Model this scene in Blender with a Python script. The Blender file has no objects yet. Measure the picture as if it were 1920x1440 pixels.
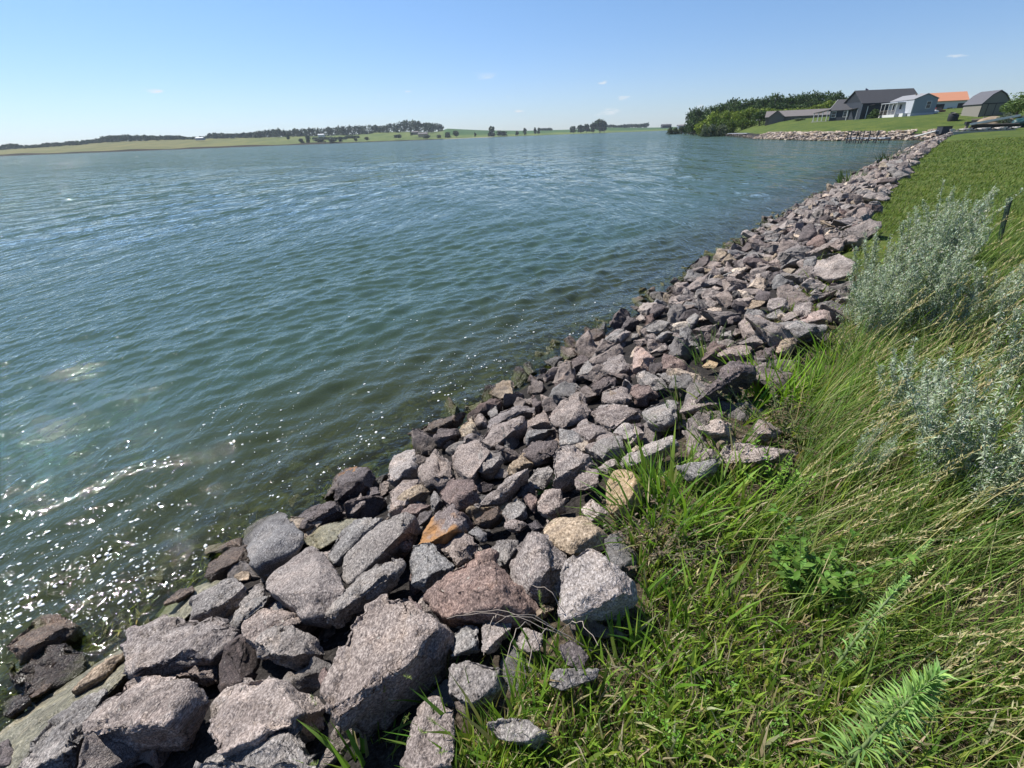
import bpy, bmesh, math, random
import numpy as np
from mathutils import Vector, Matrix, noise
random.seed(7); RNG = np.random.default_rng(7)
SC = bpy.context.scene
COL = SC.collection
RAD = math.radians
# ------------------------------------------------------------------ camera
FPX = 900.0; TH = RAD(27.4); RHO = RAD(2.15); EYE = np.array([0, 0, 3.0])
_R = np.array([1, 0, 0.]); FW = np.array([0, math.cos(TH), -math.sin(TH)]); _U = np.array([0, math.sin(TH), math.cos(TH)])
CR = math.cos(RHO)*_R-math.sin(RHO)*_U; CU = math.sin(RHO)*_R+math.cos(RHO)*_U
cam = bpy.data.cameras.new('camera'); camo = bpy.data.objects.new('camera', cam); COL.objects.link(camo)
cam.sensor_width = 36; cam.lens = FPX/1920*36; cam.clip_end = 20000; cam.clip_start = 0.05
M = Matrix.Identity(4)
for i in range(3):
    M[i][0] = CR[i]; M[i][1] = CU[i]; M[i][2] = -FW[i]; M[i][3] = EYE[i]
camo.matrix_world = M; SC.camera = camo
# ------------------------------------------------------------------ light
SUN_AZ = RAD(-50); SUN_EL = RAD(50)   # azimuth from +Y, negative = left
sd = Vector((math.sin(SUN_AZ)*math.cos(SUN_EL), math.cos(SUN_AZ)*math.cos(SUN_EL), math.sin(SUN_EL)))
sl = bpy.data.lights.new('sun', 'SUN'); sl.energy = 5.0; sl.angle = RAD(0.5); sl.color = (1, .965, .90)
so = bpy.data.objects.new('sun', sl); COL.objects.link(so)
so.rotation_euler = sd.to_track_quat('Z', 'Y').to_euler()
W = bpy.data.worlds.new('World'); SC.world = W; W.use_nodes = True
nt = W.node_tree; nt.nodes.clear()
sky = nt.nodes.new('ShaderNodeTexSky'); sky.sky_type = 'NISHITA'; sky.sun_disc = False
sky.sun_elevation = SUN_EL; sky.sun_rotation = SUN_AZ
sky.altitude = 300; sky.air_density = 1.0; sky.dust_density = 0.15; sky.ozone_density = 2.5
bg = nt.nodes.new('ShaderNodeBackground'); bg.inputs[1].default_value = 0.082
wo = nt.nodes.new('ShaderNodeOutputWorld')
hs = nt.nodes.new('ShaderNodeHueSaturation'); hs.inputs['Saturation'].default_value = 1.05
nt.links.new(sky.outputs[0], hs.inputs['Color'])
wtc = nt.nodes.new('ShaderNodeTexCoord'); wsx = nt.nodes.new('ShaderNodeSeparateXYZ'); nt.links.new(wtc.outputs['Generated'], wsx.inputs[0])
wr = nt.nodes.new('ShaderNodeValToRGB'); we = wr.color_ramp.elements
while len(we) < 4: we.new(.5)
for q, (p_, c_) in zip(we, [(0, (.68, .80, 1.12)), (.07, (.78, .87, 1.12)), (.2, (.86, .98, 1.15)), (.6, (.9, .96, 1.08))]): q.position = p_; q.color = (*[v/1.3 for v in c_], 1)
nt.links.new(wsx.outputs[2], wr.inputs[0])
wm = nt.nodes.new('ShaderNodeVectorMath'); wm.operation = 'MULTIPLY'; wsc = nt.nodes.new('ShaderNodeVectorMath'); wsc.operation = 'SCALE'; wsc.inputs[3].default_value = 1.3
nt.links.new(hs.outputs[0], wm.inputs[0]); nt.links.new(wr.outputs[0], wm.inputs[1]); nt.links.new(wm.outputs[0], wsc.inputs[0])
# a few tiny fair-weather clouds low over the far shore
wmp = nt.nodes.new('ShaderNodeMapping'); wmp.inputs['Scale'].default_value = (1, 1, 4.5); nt.links.new(wtc.outputs['Generated'], wmp.inputs[0])
wn = nt.nodes.new('ShaderNodeTexNoise'); wn.inputs['Scale'].default_value = 13; wn.inputs['Detail'].default_value = 5; nt.links.new(wmp.outputs[0], wn.inputs['Vector'])
wr2 = nt.nodes.new('ShaderNodeMapRange'); wr2.inputs[1].default_value = .665; wr2.inputs[2].default_value = .74; nt.links.new(wn.outputs[0], wr2.inputs[0])
wr3 = nt.nodes.new('ShaderNodeValToRGB'); e3 = wr3.color_ramp.elements
while len(e3) < 4: e3.new(.5)
for q, (p_, c_) in zip(e3, [(.015, 0), (.03, 1), (.075, 1), (.1, 0)]): q.position = p_; q.color = (c_, c_, c_, 1)
nt.links.new(wsx.outputs[2], wr3.inputs[0])
wmm = nt.nodes.new('ShaderNodeMath'); wmm.operation = 'MULTIPLY'; nt.links.new(wr2.outputs[0], wmm.inputs[0]); nt.links.new(wr3.outputs[0], wmm.inputs[1])
wmx = nt.nodes.new('ShaderNodeMix'); wmx.data_type = 'RGBA'; nt.links.new(wmm.outputs[0], wmx.inputs[0]); nt.links.new(wsc.outputs[0], wmx.inputs[6]); wmx.inputs[7].default_value = (7.2, 7.5, 7.8, 1)
nt.links.new(wmx.outputs[2], bg.inputs[0]); nt.links.new(bg.outputs[0], wo.inputs[0])
SC.view_settings.view_transform = 'Standard'; SC.view_settings.look = 'None'
SC.view_settings.exposure = 0.50; SC.view_settings.gamma = 1
SC.view_settings.use_curve_mapping = False
SC.cycles.max_bounces = 6; SC.cycles.transparent_max_bounces = 12; SC.cycles.caustics_reflective = False; SC.cycles.caustics_refractive = False

# ------------------------------------------------------------------ picture geometry helpers
def ray(x, y): return (x-960)/FPX*CR+(720-y)/FPX*CU+FW
def at(x, y, z):
    d = ray(x, y); return EYE+d*(z-EYE[2])/d[2]
def aty(x, y, Y):
    d = ray(x, y); return EYE+d*Y/d[1]
def proj(P):
    d = np.asarray(P, float)-EYE; k = d@FW
    return 960+FPX*(d@CR)/k, 720-FPX*(d@CU)/k
# ------------------------------------------------------------------ the land as a function
SHORE = np.array([(-60, -75), (-8, -5), (-4.6, -.4), (-3.6, 1.2), (-2.95, 2.15), (-1.95, 3.55), (-1.2, 4.45), (-.2, 5.6), (1.2, 7.4), (2.2, 8.6),
    (4.1, 10.9), (6.4, 13.9), (12.3, 21), (21.9, 32.4), (42.9, 56.5), (60, 76), (68, 85), (68, 90), (64, 96), (62, 105), (65, 138), (82, 190), (95, 250), (118, 345), (150, 420), (260, 560), (700, 800), (1500, 1100), (6000, 1500)], float)
def sdist(x, y):
    x = np.asarray(x, float); y = np.asarray(y, float)
    best = np.full(x.shape, 1e9); sg = np.ones(x.shape)
    for a, b in zip(SHORE[:-1], SHORE[1:]):
        d = b-a; L2 = d@d
        t = np.clip(((x-a[0])*d[0]+(y-a[1])*d[1])/L2, 0, 1)
        ex = x-a[0]-t*d[0]; ey = y-a[1]-t*d[1]
        q = np.hypot(ex, ey)
        s = np.where(d[0]*ey-d[1]*ex < 0, 1., -1.)
        m = q < best-1e-9; best = np.where(m, q, best); sg = np.where(m, s, sg)
    return best*sg
def sm(a, b, v):
    t = np.clip((v-a)/(b-a), 0, 1); return t*t*(3-2*t)
def ground(x, y):
    x = np.asarray(x, float); y = np.asarray(y, float); s = sdist(x, y)
    z = np.where(s < 0, np.maximum(-.10+.24*s, -2.2), -.10+np.minimum(s, 3.1)*.405)
    z = z+.055*np.clip(s-3.1, 0, 4)
    far = sm(74, 98, .6*y+.4*x)
    z = z+far*(.13*np.clip(s-4, 0, 14)+.05*np.clip(s-18, 0, 40))+sm(140, 185, y)*np.clip(s-3, 0, 10)*.14
    z = z+(s > 3)*(.03*np.sin(x*2.1+y)*np.sin(y*1.7-x*.6))*(1-far)
    return z
def gz(x, y): return float(ground(x, y))
def hit(px, py, lift=0.):
    d = ray(px, py); lo = .3; 
    t = lo; prev = t
    for i in range(4000):
        p = EYE+d*t
        if p[2] <= max(gz(p[0], p[1]), -.05)+lift: break
        prev = t; t *= 1.01
    a, b = prev, t
    for i in range(18):
        m = (a+b)/2; p = EYE+d*m
        if p[2] <= max(gz(p[0], p[1]), -.05)+lift: b = m
        else: a = m
    return EYE+d*b
# ------------------------------------------------------------------ object helpers
def tag(o, label=None, cat=None, group=None, kind=None):
    if label: o['label'] = label
    if cat: o['category'] = cat
    if group: o['group'] = group
    if kind: o['kind'] = kind
    return o
def link(name, me, mat=None, parent=None):
    o = bpy.data.objects.new(name, me); COL.objects.link(o)
    if mat is not None and me is not None: me.materials.append(mat)
    if parent is not None: o.parent = parent
    return o
def empty(name, loc, rz=0):
    o = bpy.data.objects.new(name, None); COL.objects.link(o); o.location = loc; o.rotation_euler = (0, 0, rz); o.empty_display_size = .1
    return o
def np_mesh(name, V, loops, sizes, cols=None, extra=None, smooth=False):
    me = bpy.data.meshes.new(name)
    V = np.ascontiguousarray(V, np.float32); loops = np.ascontiguousarray(loops, np.int32).ravel(); sizes = np.ascontiguousarray(sizes, np.int32)
    me.vertices.add(len(V)); me.vertices.foreach_set('co', V.ravel())
    me.loops.add(len(loops)); me.loops.foreach_set('vertex_index', loops)
    me.polygons.add(len(sizes)); st = np.concatenate([[0], np.cumsum(sizes)[:-1]]).astype(np.int32)
    me.polygons.foreach_set('loop_start', st); me.polygons.foreach_set('loop_total', sizes)
    if smooth: me.polygons.foreach_set('use_smooth', np.ones(len(sizes), bool))
    me.update(calc_edges=True)
    if cols is not None:
        a = me.attributes.new('col', 'FLOAT_COLOR', 'POINT')
        c = np.ones((len(V), 4), np.float32); c[:, :3] = cols; a.data.foreach_set('color', c.ravel())
    for k, v in (extra or {}).items():
        a = me.attributes.new(k, 'FLOAT', 'POINT'); a.data.foreach_set('value', np.ascontiguousarray(v, np.float32))
    return me
def bm_obj(name, bm, mat, parent=None, smooth=False):
    me = bpy.data.meshes.new(name); bm.normal_update(); bm.to_mesh(me); bm.free()
    if smooth:
        for p in me.polygons: p.use_smooth = True
    return link(name, me, mat, parent)
def box(bm, x0, x1, y0, y1, z0, z1):
    vs = [bm.verts.new(c) for c in ((x0, y0, z0), (x1, y0, z0), (x1, y1, z0), (x0, y1, z0), (x0, y0, z1), (x1, y0, z1), (x1, y1, z1), (x0, y1, z1))]
    for f in ((0, 3, 2, 1), (4, 5, 6, 7), (0, 1, 5, 4), (1, 2, 6, 5), (2, 3, 7, 6), (3, 0, 4, 7)): bm.faces.new([vs[i] for i in f])
def boxes(name, L, mat, parent=None, bev=0):
    bm = bmesh.new()
    for b in L: box(bm, *b)
    if bev: bmesh.ops.bevel(bm, geom=bm.edges[:], offset=bev, segments=1, affect='EDGES')
    return bm_obj(name, bm, mat, parent)
def prism(name, pts, d, mat, parent=None):
    """extrude a planar polygon (list of 3D points) by vector d"""
    bm = bmesh.new(); a = [bm.verts.new(p) for p in pts]; b = [bm.verts.new(Vector(p)+Vector(d)) for p in pts]
    bm.faces.new(a); bm.faces.new(b[::-1]); n = len(a)
    for i in range(n): bm.faces.new((a[i], b[i], b[(i+1) % n], a[(i+1) % n]))
    bmesh.ops.recalc_face_normals(bm, faces=bm.faces[:])
    return bm_obj(name, bm, mat, parent)
def tube_np(path, rad, n=6):
    """returns V, F(quads) of a tube along path"""
    path = np.asarray(path, float); rad = np.broadcast_to(rad, (len(path),))
    T = np.gradient(path, axis=0); T /= np.linalg.norm(T, axis=1)[:, None]+1e-9
    up = np.array([.3, .2, 1.]); V = []
    for p, t, r in zip(path, T, rad):
        a = np.cross(t, up); a /= np.linalg.norm(a)+1e-9; b = np.cross(t, a)
        for k in range(n):
            q = 2*math.pi*k/n; V.append(p+r*(a*math.cos(q)+b*math.sin(q)))
    F = []
    for i in range(len(path)-1):
        for k in range(n): F.append((i*n+k, i*n+(k+1) % n, (i+1)*n+(k+1) % n, (i+1)*n+k))
    return np.array(V), np.array(F)
def join_vf(L):
    Vs, Fs, o = [], [], 0
    for V, F in L: Vs.append(V); Fs.append(F+o); o += len(V)
    return np.vstack(Vs), np.vstack(Fs)
# ------------------------------------------------------------------ materials
def mat_new(name):
    m = bpy.data.materials.new(name); m.use_nodes = True; t = m.node_tree; t.nodes.clear()
    out = t.nodes.new('ShaderNodeOutputMaterial'); return m, t, out
def N(t, kind, **kw):
    n = t.nodes.new(kind)
    for k, v in kw.items():
        if k.startswith('_'): setattr(n, k[1:], v)
        else: n.inputs[k.replace('__', ' ')].default_value = v
    return n
def ramp(t, fac, stops):
    r = t.nodes.new('ShaderNodeValToRGB'); e = r.color_ramp.elements
    while len(e) < len(stops): e.new(.5)
    for q, (p, c) in zip(e, stops): q.position = p; q.color = (*c, 1) if len(c) == 3 else c
    t.links.new(fac, r.inputs[0]); return r.outputs[0]
def mixc(t, fac, a, b, bt='MIX'):
    m = t.nodes.new('ShaderNodeMix'); m.data_type = 'RGBA'; m.blend_type = bt
    for s, v in ((m.inputs[0], fac), (m.inputs[6], a), (m.inputs[7], b)):
        if hasattr(v, 'links'): t.links.new(v, s)
        elif isinstance(v, (int, float)): s.default_value = v
        else: s.default_value = (*v, 1)
    return m.outputs[2]
def math_(t, op, a, b=None, clamp=False):
    m = t.nodes.new('ShaderNodeMath'); m.operation = op; m.use_clamp = clamp
    for s, v in zip(m.inputs, (a, b)):
        if v is None: continue
        if hasattr(v, 'links'): t.links.new(v, s)
        else: s.default_value = v
    return m.outputs[0]
def noise_(t, vec, scale, detail=4, rough=.6, dist=0):
    n = N(t, 'ShaderNodeTexNoise', Scale=scale, Detail=detail, Roughness=rough, Distortion=dist)
    if vec is not None: t.links.new(vec, n.inputs['Vector'])
    return n
def simple(name, c, rough=.7, var=.12, scale=6, bump=0, metal=0):
    m, t, out = mat_new(name); tc = t.nodes.new('ShaderNodeTexCoord')
    n = noise_(t, tc.outputs['Object'], scale, 5)
    col = mixc(t, n.outputs[0], tuple(x*(1-var*1.6) for x in c), tuple(min(1, x*(1+var*1.6)) for x in c))
    p = N(t, 'ShaderNodeBsdfPrincipled', Roughness=rough, Metallic=metal); t.links.new(col, p.inputs['Base Color'])
    if bump:
        b = N(t, 'ShaderNodeBump', Strength=.6, Distance=bump); t.links.new(n.outputs[0], b.inputs['Height']); t.links.new(b.outputs[0], p.inputs['Normal'])
    t.links.new(p.outputs[0], out.inputs[0]); return m
def leafy(name, trans=.35, rough=.5, spec=.3):
    m, t, out = mat_new(name)
    a = N(t, 'ShaderNodeAttribute', _attribute_name='col'); c = a.outputs['Color']
    p = N(t, 'ShaderNodeBsdfPrincipled', Roughness=rough); p.inputs['Specular IOR Level'].default_value = spec
    tr = t.nodes.new('ShaderNodeBsdfTranslucent'); t.links.new(c, p.inputs['Base Color'])
    c2 = mixc(t, 1., c, (1.0, 1.05, .6), 'MULTIPLY'); t.links.new(c2, tr.inputs['Color'])
    mx = N(t, 'ShaderNodeMixShader'); mx.inputs[0].default_value = trans
    t.links.new(p.outputs[0], mx.inputs[1]); t.links.new(tr.outputs[0], mx.inputs[2]); t.links.new(mx.outputs[0], out.inputs[0]); return m
def granite(name, base, dark, pale, speck=1., patch=None, wetall=False, smoothness=0.):
    m, t, out = mat_new(name)
    tc = t.nodes.new('ShaderNodeTexCoord'); oi = t.nodes.new('ShaderNodeObjectInfo')
    rv = N(t, 'ShaderNodeAttribute', _attribute_name='rv').outputs['Fac']
    r = math_(t, 'FRACT', math_(t, 'ADD', rv, oi.outputs['Random']))
    off = t.nodes.new('ShaderNodeCombineXYZ')
    for i in range(3): t.links.new(math_(t, 'MULTIPLY', r, 37.+i*11), off.inputs[i])
    va = t.nodes.new('ShaderNodeVectorMath'); va.operation = 'ADD'
    t.links.new(tc.outputs['Object'], va.inputs[0]); t.links.new(off.outputs[0], va.inputs[1]); P = va.outputs[0]
    mp = t.nodes.new('ShaderNodeMapping'); mp.inputs['Scale'].default_value = (1, .62, 1.35); mp.inputs['Rotation'].default_value = (.6, .4, .8); t.links.new(P, mp.inputs[0])
    fine = noise_(t, mp.outputs[0], 105*speck, 3, .7)
    mid = noise_(t, mp.outputs[0], 22, 4, .7)
    big = noise_(t, P, 3.2, 4, .6)
    mp2 = t.nodes.new('ShaderNodeMapping'); mp2.inputs['Scale'].default_value = (.8, 3.5, 7.); mp2.inputs['Rotation'].default_value = (.9, .3, .5); t.links.new(P, mp2.inputs[0]); band = noise_(t, mp2.outputs[0], 2.2, 5, .6, .6)
    c = ramp(t, fine.outputs[0], [(.30, dark), (.43, tuple(b*.68 for b in base)), (.52, base), (.61, tuple((b+p_)/2*1.0 for b, p_ in zip(base, pale))), (.74, pale)])
    c = mixc(t, math_(t, 'MULTIPLY', math_(t, 'SUBTRACT', mid.outputs[0], .5), 1.6, True), c, dark)
    tint = ramp(t, r, [(0, (.80, .80, .84)), (.25, (1.02, .96, .93)), (.5, (.90, .90, .92)), (.75, (1.10, 1.02, .97)), (1, (.85, .80, .80))])
    c = mixc(t, 1., c, tint, 'MULTIPLY')
    bstr = math_(t, 'MULTIPLY', math_(t, 'FRACT', math_(t, 'MULTIPLY', r, 7.3)), .8)
    c = mixc(t, bstr, c, mixc(t, 1., c, ramp(t, band.outputs[0], [(.36, (.55, .52, .52)), (.5, (1., 1., 1.)), (.64, (1.55, 1.47, 1.42))]), 'MULTIPLY'))
    big2 = ramp(t, big.outputs[0], [(.33, (.72, .70, .70)), (.55, (1, 1, 1)), (.72, (1.12, 1.05, .98))])
    c = mixc(t, 1., c, big2, 'MULTIPLY')
    # a few pale lichen / quartz flecks
    vo = N(t, 'ShaderNodeTexVoronoi', Scale=11.); t.links.new(P, vo.inputs['Vector'])
    fl = ramp(t, vo.outputs['Distance'], [(.05, (1, 1, 1)), (.10, (0, 0, 0))])
    c = mixc(t, math_(t, 'MULTIPLY', fl, .55), c, (.55, .52, .45))
    if patch:
        pn = noise_(t, P, 2.3, 3, .6); pf = ramp(t, pn.outputs[0], [(.47, (0, 0, 0)), (.53, (1, 1, 1))]); c = mixc(t, pf, c, patch)
    g = t.nodes.new('ShaderNodeNewGeometry'); sx = t.nodes.new('ShaderNodeSeparateXYZ'); t.links.new(g.outputs['Position'], sx.inputs[0])
    hz = math_(t, 'ADD', sx.outputs[2], math_(t, 'MULTIPLY', math_(t, 'SUBTRACT', big.outputs[0], .5), .25))
    wet = ramp(t, hz, [(.12, (1, 1, 1)), (.24, (0, 0, 0))]) if not wetall else None
    algae = ramp(t, hz, [(0.03, (1, 1, 1)), (.10, (0, 0, 0))])
    p = N(t, 'ShaderNodeBsdfPrincipled', Roughness=.78-smoothness); p.inputs['Specular IOR Level'].default_value = .35
    if wetall:
        p.inputs['Roughness'].default_value = .32
    else:
        c = mixc(t, wet, c, mixc(t, 1., c, (.42, .38, .32), 'MULTIPLY'))
        rr = N(t, 'ShaderNodeMapRange'); rr.inputs[3].default_value = .78-smoothness; rr.inputs[4].default_value = .25; t.links.new(wet, rr.inputs[0]); t.links.new(rr.outputs[0], p.inputs['Roughness'])
    c = mixc(t, math_(t, 'MULTIPLY', algae, .8), c, (.075, .085, .018))
    t.links.new(c, p.inputs['Base Color'])
    h = math_(t, 'ADD', math_(t, 'MULTIPLY', fine.outputs[0], .35), math_(t, 'ADD', mid.outputs[0], math_(t, 'MULTIPLY', big.outputs[0], 2.)))
    b = N(t, 'ShaderNodeBump', Strength=.9, Distance=.030); t.links.new(h, b.inputs['Height']); t.links.new(b.outputs[0], p.inputs['Normal'])
    t.links.new(p.outputs[0], out.inputs[0]); return m
ROCKM = {
 'mauve': granite('mauve_granite', (.285, .245, .222), (.055, .045, .041), (.60, .55, .505)),
 'grey': granite('grey_granite', (.25, .24, .228), (.048, .046, .045), (.55, .535, .51)),
 'dark': granite('dark_granite', (.125, .105, .102), (.026, .022, .023), (.32, .28, .27)),
 'pale': granite('pale_granite', (.37, .33, .30), (.11, .095, .088), (.66, .62, .59)),
 'tan': granite('tan_stone', (.35, .29, .21), (.12, .09, .06), (.58, .51, .41), .7),
 'yellow': granite('yellow_stone', (.50, .37, .21), (.25, .16, .08), (.66, .54, .36), .7),
 'rust': granite('rust_stained_granite', (.25, .21, .20), (.05, .04, .04), (.55, .5, .46), patch=(.36, .19, .08)),
 'red': granite('reddish_granite', (.20, .15, .135), (.05, .035, .032), (.44, .36, .32)),
 'wet': granite('wet_brown_stone', (.12, .085, .06), (.03, .022, .018), (.27, .21, .16), wetall=True),
 'slab': granite('smooth_algae_stone', (.22, .215, .15), (.12, .12, .08), (.33, .31, .22), .5, wetall=True),
 'stripe': granite('striped_granite', (.42, .33, .29), (.14, .11, .10), (.64, .56, .52)),
 'white': granite('white_limestone', (.70, .67, .60), (.40, .36, .30), (.80, .78, .72), .6),
 'cream': granite('cream_limestone', (.60, .52, .42), (.26, .21, .16), (.75, .68, .57), .6),
}
CWORD = dict(mauve='pinkish grey', grey='blue-grey', dark='dark charcoal', pale='pale pink-grey', tan='tan', yellow='yellow', rust='rust-stained', red='reddish brown', wet='wet brown', slab='greenish', stripe='pink striped', cream='cream', white='white')
M_GRASS = leafy('grass_blade', .42, .58, .25)
M_LEAF = leafy('leaf', .3, .5, .3)
M_SAGE = leafy('sage_leaf', .25, .6, .25)
M_TREE = leafy('tree_foliage', .22, .6, .2)
M_BARK = simple('bark', (.09, .07, .05), .9, .3, 12, .01)
M_STEM = simple('green_stem', (.14, .19, .07), .6, .2, 30)
# ------------------------------------------------------------------ ground sheet
def axis(lo, hi, fine0, fine1, step, grow):
    a = list(np.arange(fine0, fine1, step)); s = step; v = a[-1]
    while v < hi: s *= grow; v += s; a.append(v)
    s = step; v = a[0]; b = []
    while v > lo: s *= grow; v -= s; b.append(v)
    return np.array(b[::-1]+a)
def sheet(xs, ys, zf, keep=None, extra=None):
    X, Y = np.meshgrid(xs, ys); Z = zf(X, Y); nx, ny = len(xs), len(ys)
    V = np.stack([X.ravel(), Y.ravel(), Z.ravel()], 1)
    i = np.arange((nx-1)*(ny-1)); r = i//(nx-1); c = i % (nx-1); a = r*nx+c
    F = np.stack([a, a+1, a+nx+1, a+nx], 1)
    return V, F
xs = axis(-120, 2500, -7, 14, .11, 1.035); ys = axis(-70, 1500, -2, 20, .11, 1.032)
V, F = sheet(xs, ys, ground)
S = sdist(V[:, 0], V[:, 1])
kp = (S[F] > -60).any(1); F = F[kp]
me = np_mesh('ground', V, F, np.full(len(F), 4), extra={'sd': S}, smooth=True)
m, t, out = mat_new('ground_soil_and_lawn')
tc = t.nodes.new('ShaderNodeTexCoord'); P = tc.outputs['Object']
n1 = noise_(t, P, 45, 4, .7); n2 = noise_(t, P, 3, 4, .6); n3 = noise_(t, P, .35, 4, .6)
sda = N(t, 'ShaderNodeAttribute', _attribute_name='sd').outputs['Fac']
soil = ramp(t, n1.outputs[0], [(.3, (.022, .017, .012)), (.5, (.075, .058, .04)), (.7, (.20, .165, .115))])
gravel = ramp(t, n1.outputs[0], [(.35, (.012, .011, .010)), (.6, (.045, .04, .038)), (.8, (.12, .105, .10))])  # gravel coloured extra dark to stand in for shade in the rock gaps
mp = t.nodes.new('ShaderNodeMapping'); mp.inputs['Scale'].default_value = (1, .25, 1); mp.inputs['Rotation'].default_value = (0, 0, -.75); t.links.new(P, mp.inputs[0])
nl = noise_(t, mp.outputs[0], 9, 5, .7)
lawn = ramp(t, nl.outputs[0], [(.3, (.05, .08, .018)), (.5, (.085, .125, .03)), (.72, (.135, .17, .05))])
lawn = mixc(t, 1., lawn, ramp(t, n2.outputs[0], [(.35, (.8, .85, .8)), (.6, (1.05, 1., 1.))]), 'MULTIPLY')
lawn = mixc(t, 1., lawn, ramp(t, n3.outputs[0], [(.35, (.66, .76, .74)), (.62, (1.22, 1.08, 1.))]), 'MULTIPLY')
nb = noise_(t, P, 5.5, 4, .6)
bed = ramp(t, nb.outputs[0], [(.38, (.018, .026, .010)), (.50, (.075, .085, .018)), (.62, (.17, .16, .045)), (.72, (.22, .19, .11))])
dist = t.nodes.new('ShaderNodeVectorMath'); dist.operation = 'LENGTH'; t.links.new(P, dist.inputs[0])
nearf = N(t, 'ShaderNodeMapRange'); nearf.inputs[1].default_value = 7.5; nearf.inputs[2].default_value = 10.5
t.links.new(math_(t, 'ADD', dist.outputs['Value'], math_(t, 'MULTIPLY', n2.outputs[0], 2.)), nearf.inputs[0])
land = mixc(t, nearf.outputs[0], soil, lawn)
e1 = N(t, 'ShaderNodeMapRange'); e1.inputs[1].default_value = 2.7; e1.inputs[2].default_value = 3.2; t.links.new(math_(t, 'ADD', sda, math_(t, 'MULTIPLY', n2.outputs[0], .3)), e1.inputs[0])
e0 = N(t, 'ShaderNodeMapRange'); e0.inputs[1].default_value = -.1; e0.inputs[2].default_value = .3; t.links.new(sda, e0.inputs[0])
c = mixc(t, e1.outputs[0], gravel, land); c = mixc(t, e0.outputs[0], bed, c)
p = N(t, 'ShaderNodeBsdfPrincipled', Roughness=.9); p.inputs['Specular IOR Level'].default_value = .1
t.links.new(c, p.inputs['Base Color'])
b = N(t, 'ShaderNodeBump', Strength=.8, Distance=.03); t.links.new(n1.outputs[0], b.inputs['Height']); t.links.new(b.outputs[0], p.inputs['Normal'])
t.links.new(p.outputs[0], out.inputs[0])
tag(link('ground', me, m), kind='structure')
# ------------------------------------------------------------------ water
WC = []
ndir = np.array([.76, -.65])
for i in range(84):
    lam = .15*(4.2/.15)**(RNG.random()**1.3); an = math.atan2(ndir[1], ndir[0])+RNG.normal()*.42
    sl_ = .045 if lam < .8 else .012
    WC.append((2*math.pi/lam*math.cos(an), 2*math.pi/lam*math.sin(an), sl_*lam/6.283, RNG.random()*6.283, lam))
def waves(x, y, cell=None):
    z = np.zeros_like(x)
    gust = .75+.5*np.sin(x*.21+1.3)*np.sin(y*.17-.4)
    for kx, ky, a, ph, lam in WC:
        w = 1. if cell is None else np.clip(lam/(cell*2.3)-1, 0, 1)
        q = kx*x+ky*y+ph+.5*np.sin(.7*x-.5*y+ph)
        z = z+w*a*(np.sin(q)+.25*np.sin(2*q+1.57))
    s = sdist(x, y)
    return z*gust*(.45+.55*sm(0, -1.2, s))
xs = axis(-3500, 2500, -9, 6, .055, 1.013); ys = axis(-60, 4500, .8, 13, .055, 1.013)
dx = np.gradient(xs); dy = np.gradient(ys)
V, F = sheet(xs, ys, lambda X, Y: np.zeros_like(X))
CX, CY = np.meshgrid(dx, dy); cell = np.maximum(CX, CY).ravel()
V[:, 2] = waves(V[:, 0], V[:, 1], cell)
S = sdist(V[:, 0], V[:, 1]); kp = (S[F] < 1.6).any(1); F = F[kp]
used = np.zeros(len(V), bool); used[F.ravel()] = True; ix = np.cumsum(used)-1
V = V[used]; S = S[used]; F = ix[F]
me = np_mesh('water', V, F, np.full(len(F), 4), extra={'depth': np.maximum(0, -ground(V[:, 0], V[:, 1])), 'sd': S}, smooth=True)
m, t, out = mat_new('lake_water')
tc = t.nodes.new('ShaderNodeTexCoord'); P = tc.outputs['Object']
mp = t.nodes.new('ShaderNodeMapping'); mp.inputs['Rotation'].default_value = (0, 0, RAD(40)); mp.inputs['Scale'].default_value = (1, .30, 1); t.links.new(P, mp.inputs[0])
f1 = noise_(t, mp.outputs[0], 6., 3, .6, .4); f2 = noise_(t, mp.outputs[0], 1.9, 3, .55, .3); f3 = noise_(t, mp.outputs[0], .35, 3, .5)
sda = N(t, 'ShaderNodeAttribute', _attribute_name='sd').outputs['Fac']; dp = N(t, 'ShaderNodeAttribute', _attribute_name='depth').outputs['Fac']
f0 = noise_(t, P, 10., 2, .5, .4)
chop = N(t, 'ShaderNodeMapRange'); chop.inputs[1].default_value = -1.6; chop.inputs[2].default_value = .1; chop.inputs[3].default_value = 0.55; chop.inputs[4].default_value = 1.; t.links.new(sda, chop.inputs[0])
dist = t.nodes.new('ShaderNodeVectorMath'); dist.operation = 'LENGTH'; t.links.new(P, dist.inputs[0])
f1a = N(t, 'ShaderNodeMapRange'); f1a.inputs[1].default_value = 3.5; f1a.inputs[2].default_value = 20; f1a.inputs[3].default_value = .024; f1a.inputs[4].default_value = .060; t.links.new(dist.outputs['Value'], f1a.inputs[0])
h = math_(t, 'ADD', math_(t, 'MULTIPLY', f1.outputs[0], f1a.outputs[0]), math_(t, 'MULTIPLY', f0.outputs[0], math_(t, 'MULTIPLY', chop.outputs[0], .026)))
dist = t.nodes.new('ShaderNodeVectorMath'); dist.operation = 'LENGTH'; t.links.new(P, dist.inputs[0])
fa = N(t, 'ShaderNodeMapRange'); fa.inputs[1].default_value = 12; fa.inputs[2].default_value = 45; t.links.new(dist.outputs['Value'], fa.inputs[0])
fb = N(t, 'ShaderNodeMapRange'); fb.inputs[1].default_value = 15; fb.inputs[2].default_value = 220; t.links.new(dist.outputs['Value'], fb.inputs[0])
h = math_(t, 'ADD', h, math_(t, 'MULTIPLY', math_(t, 'MULTIPLY', f2.outputs[0], fa.outputs[0]), .42))
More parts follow.
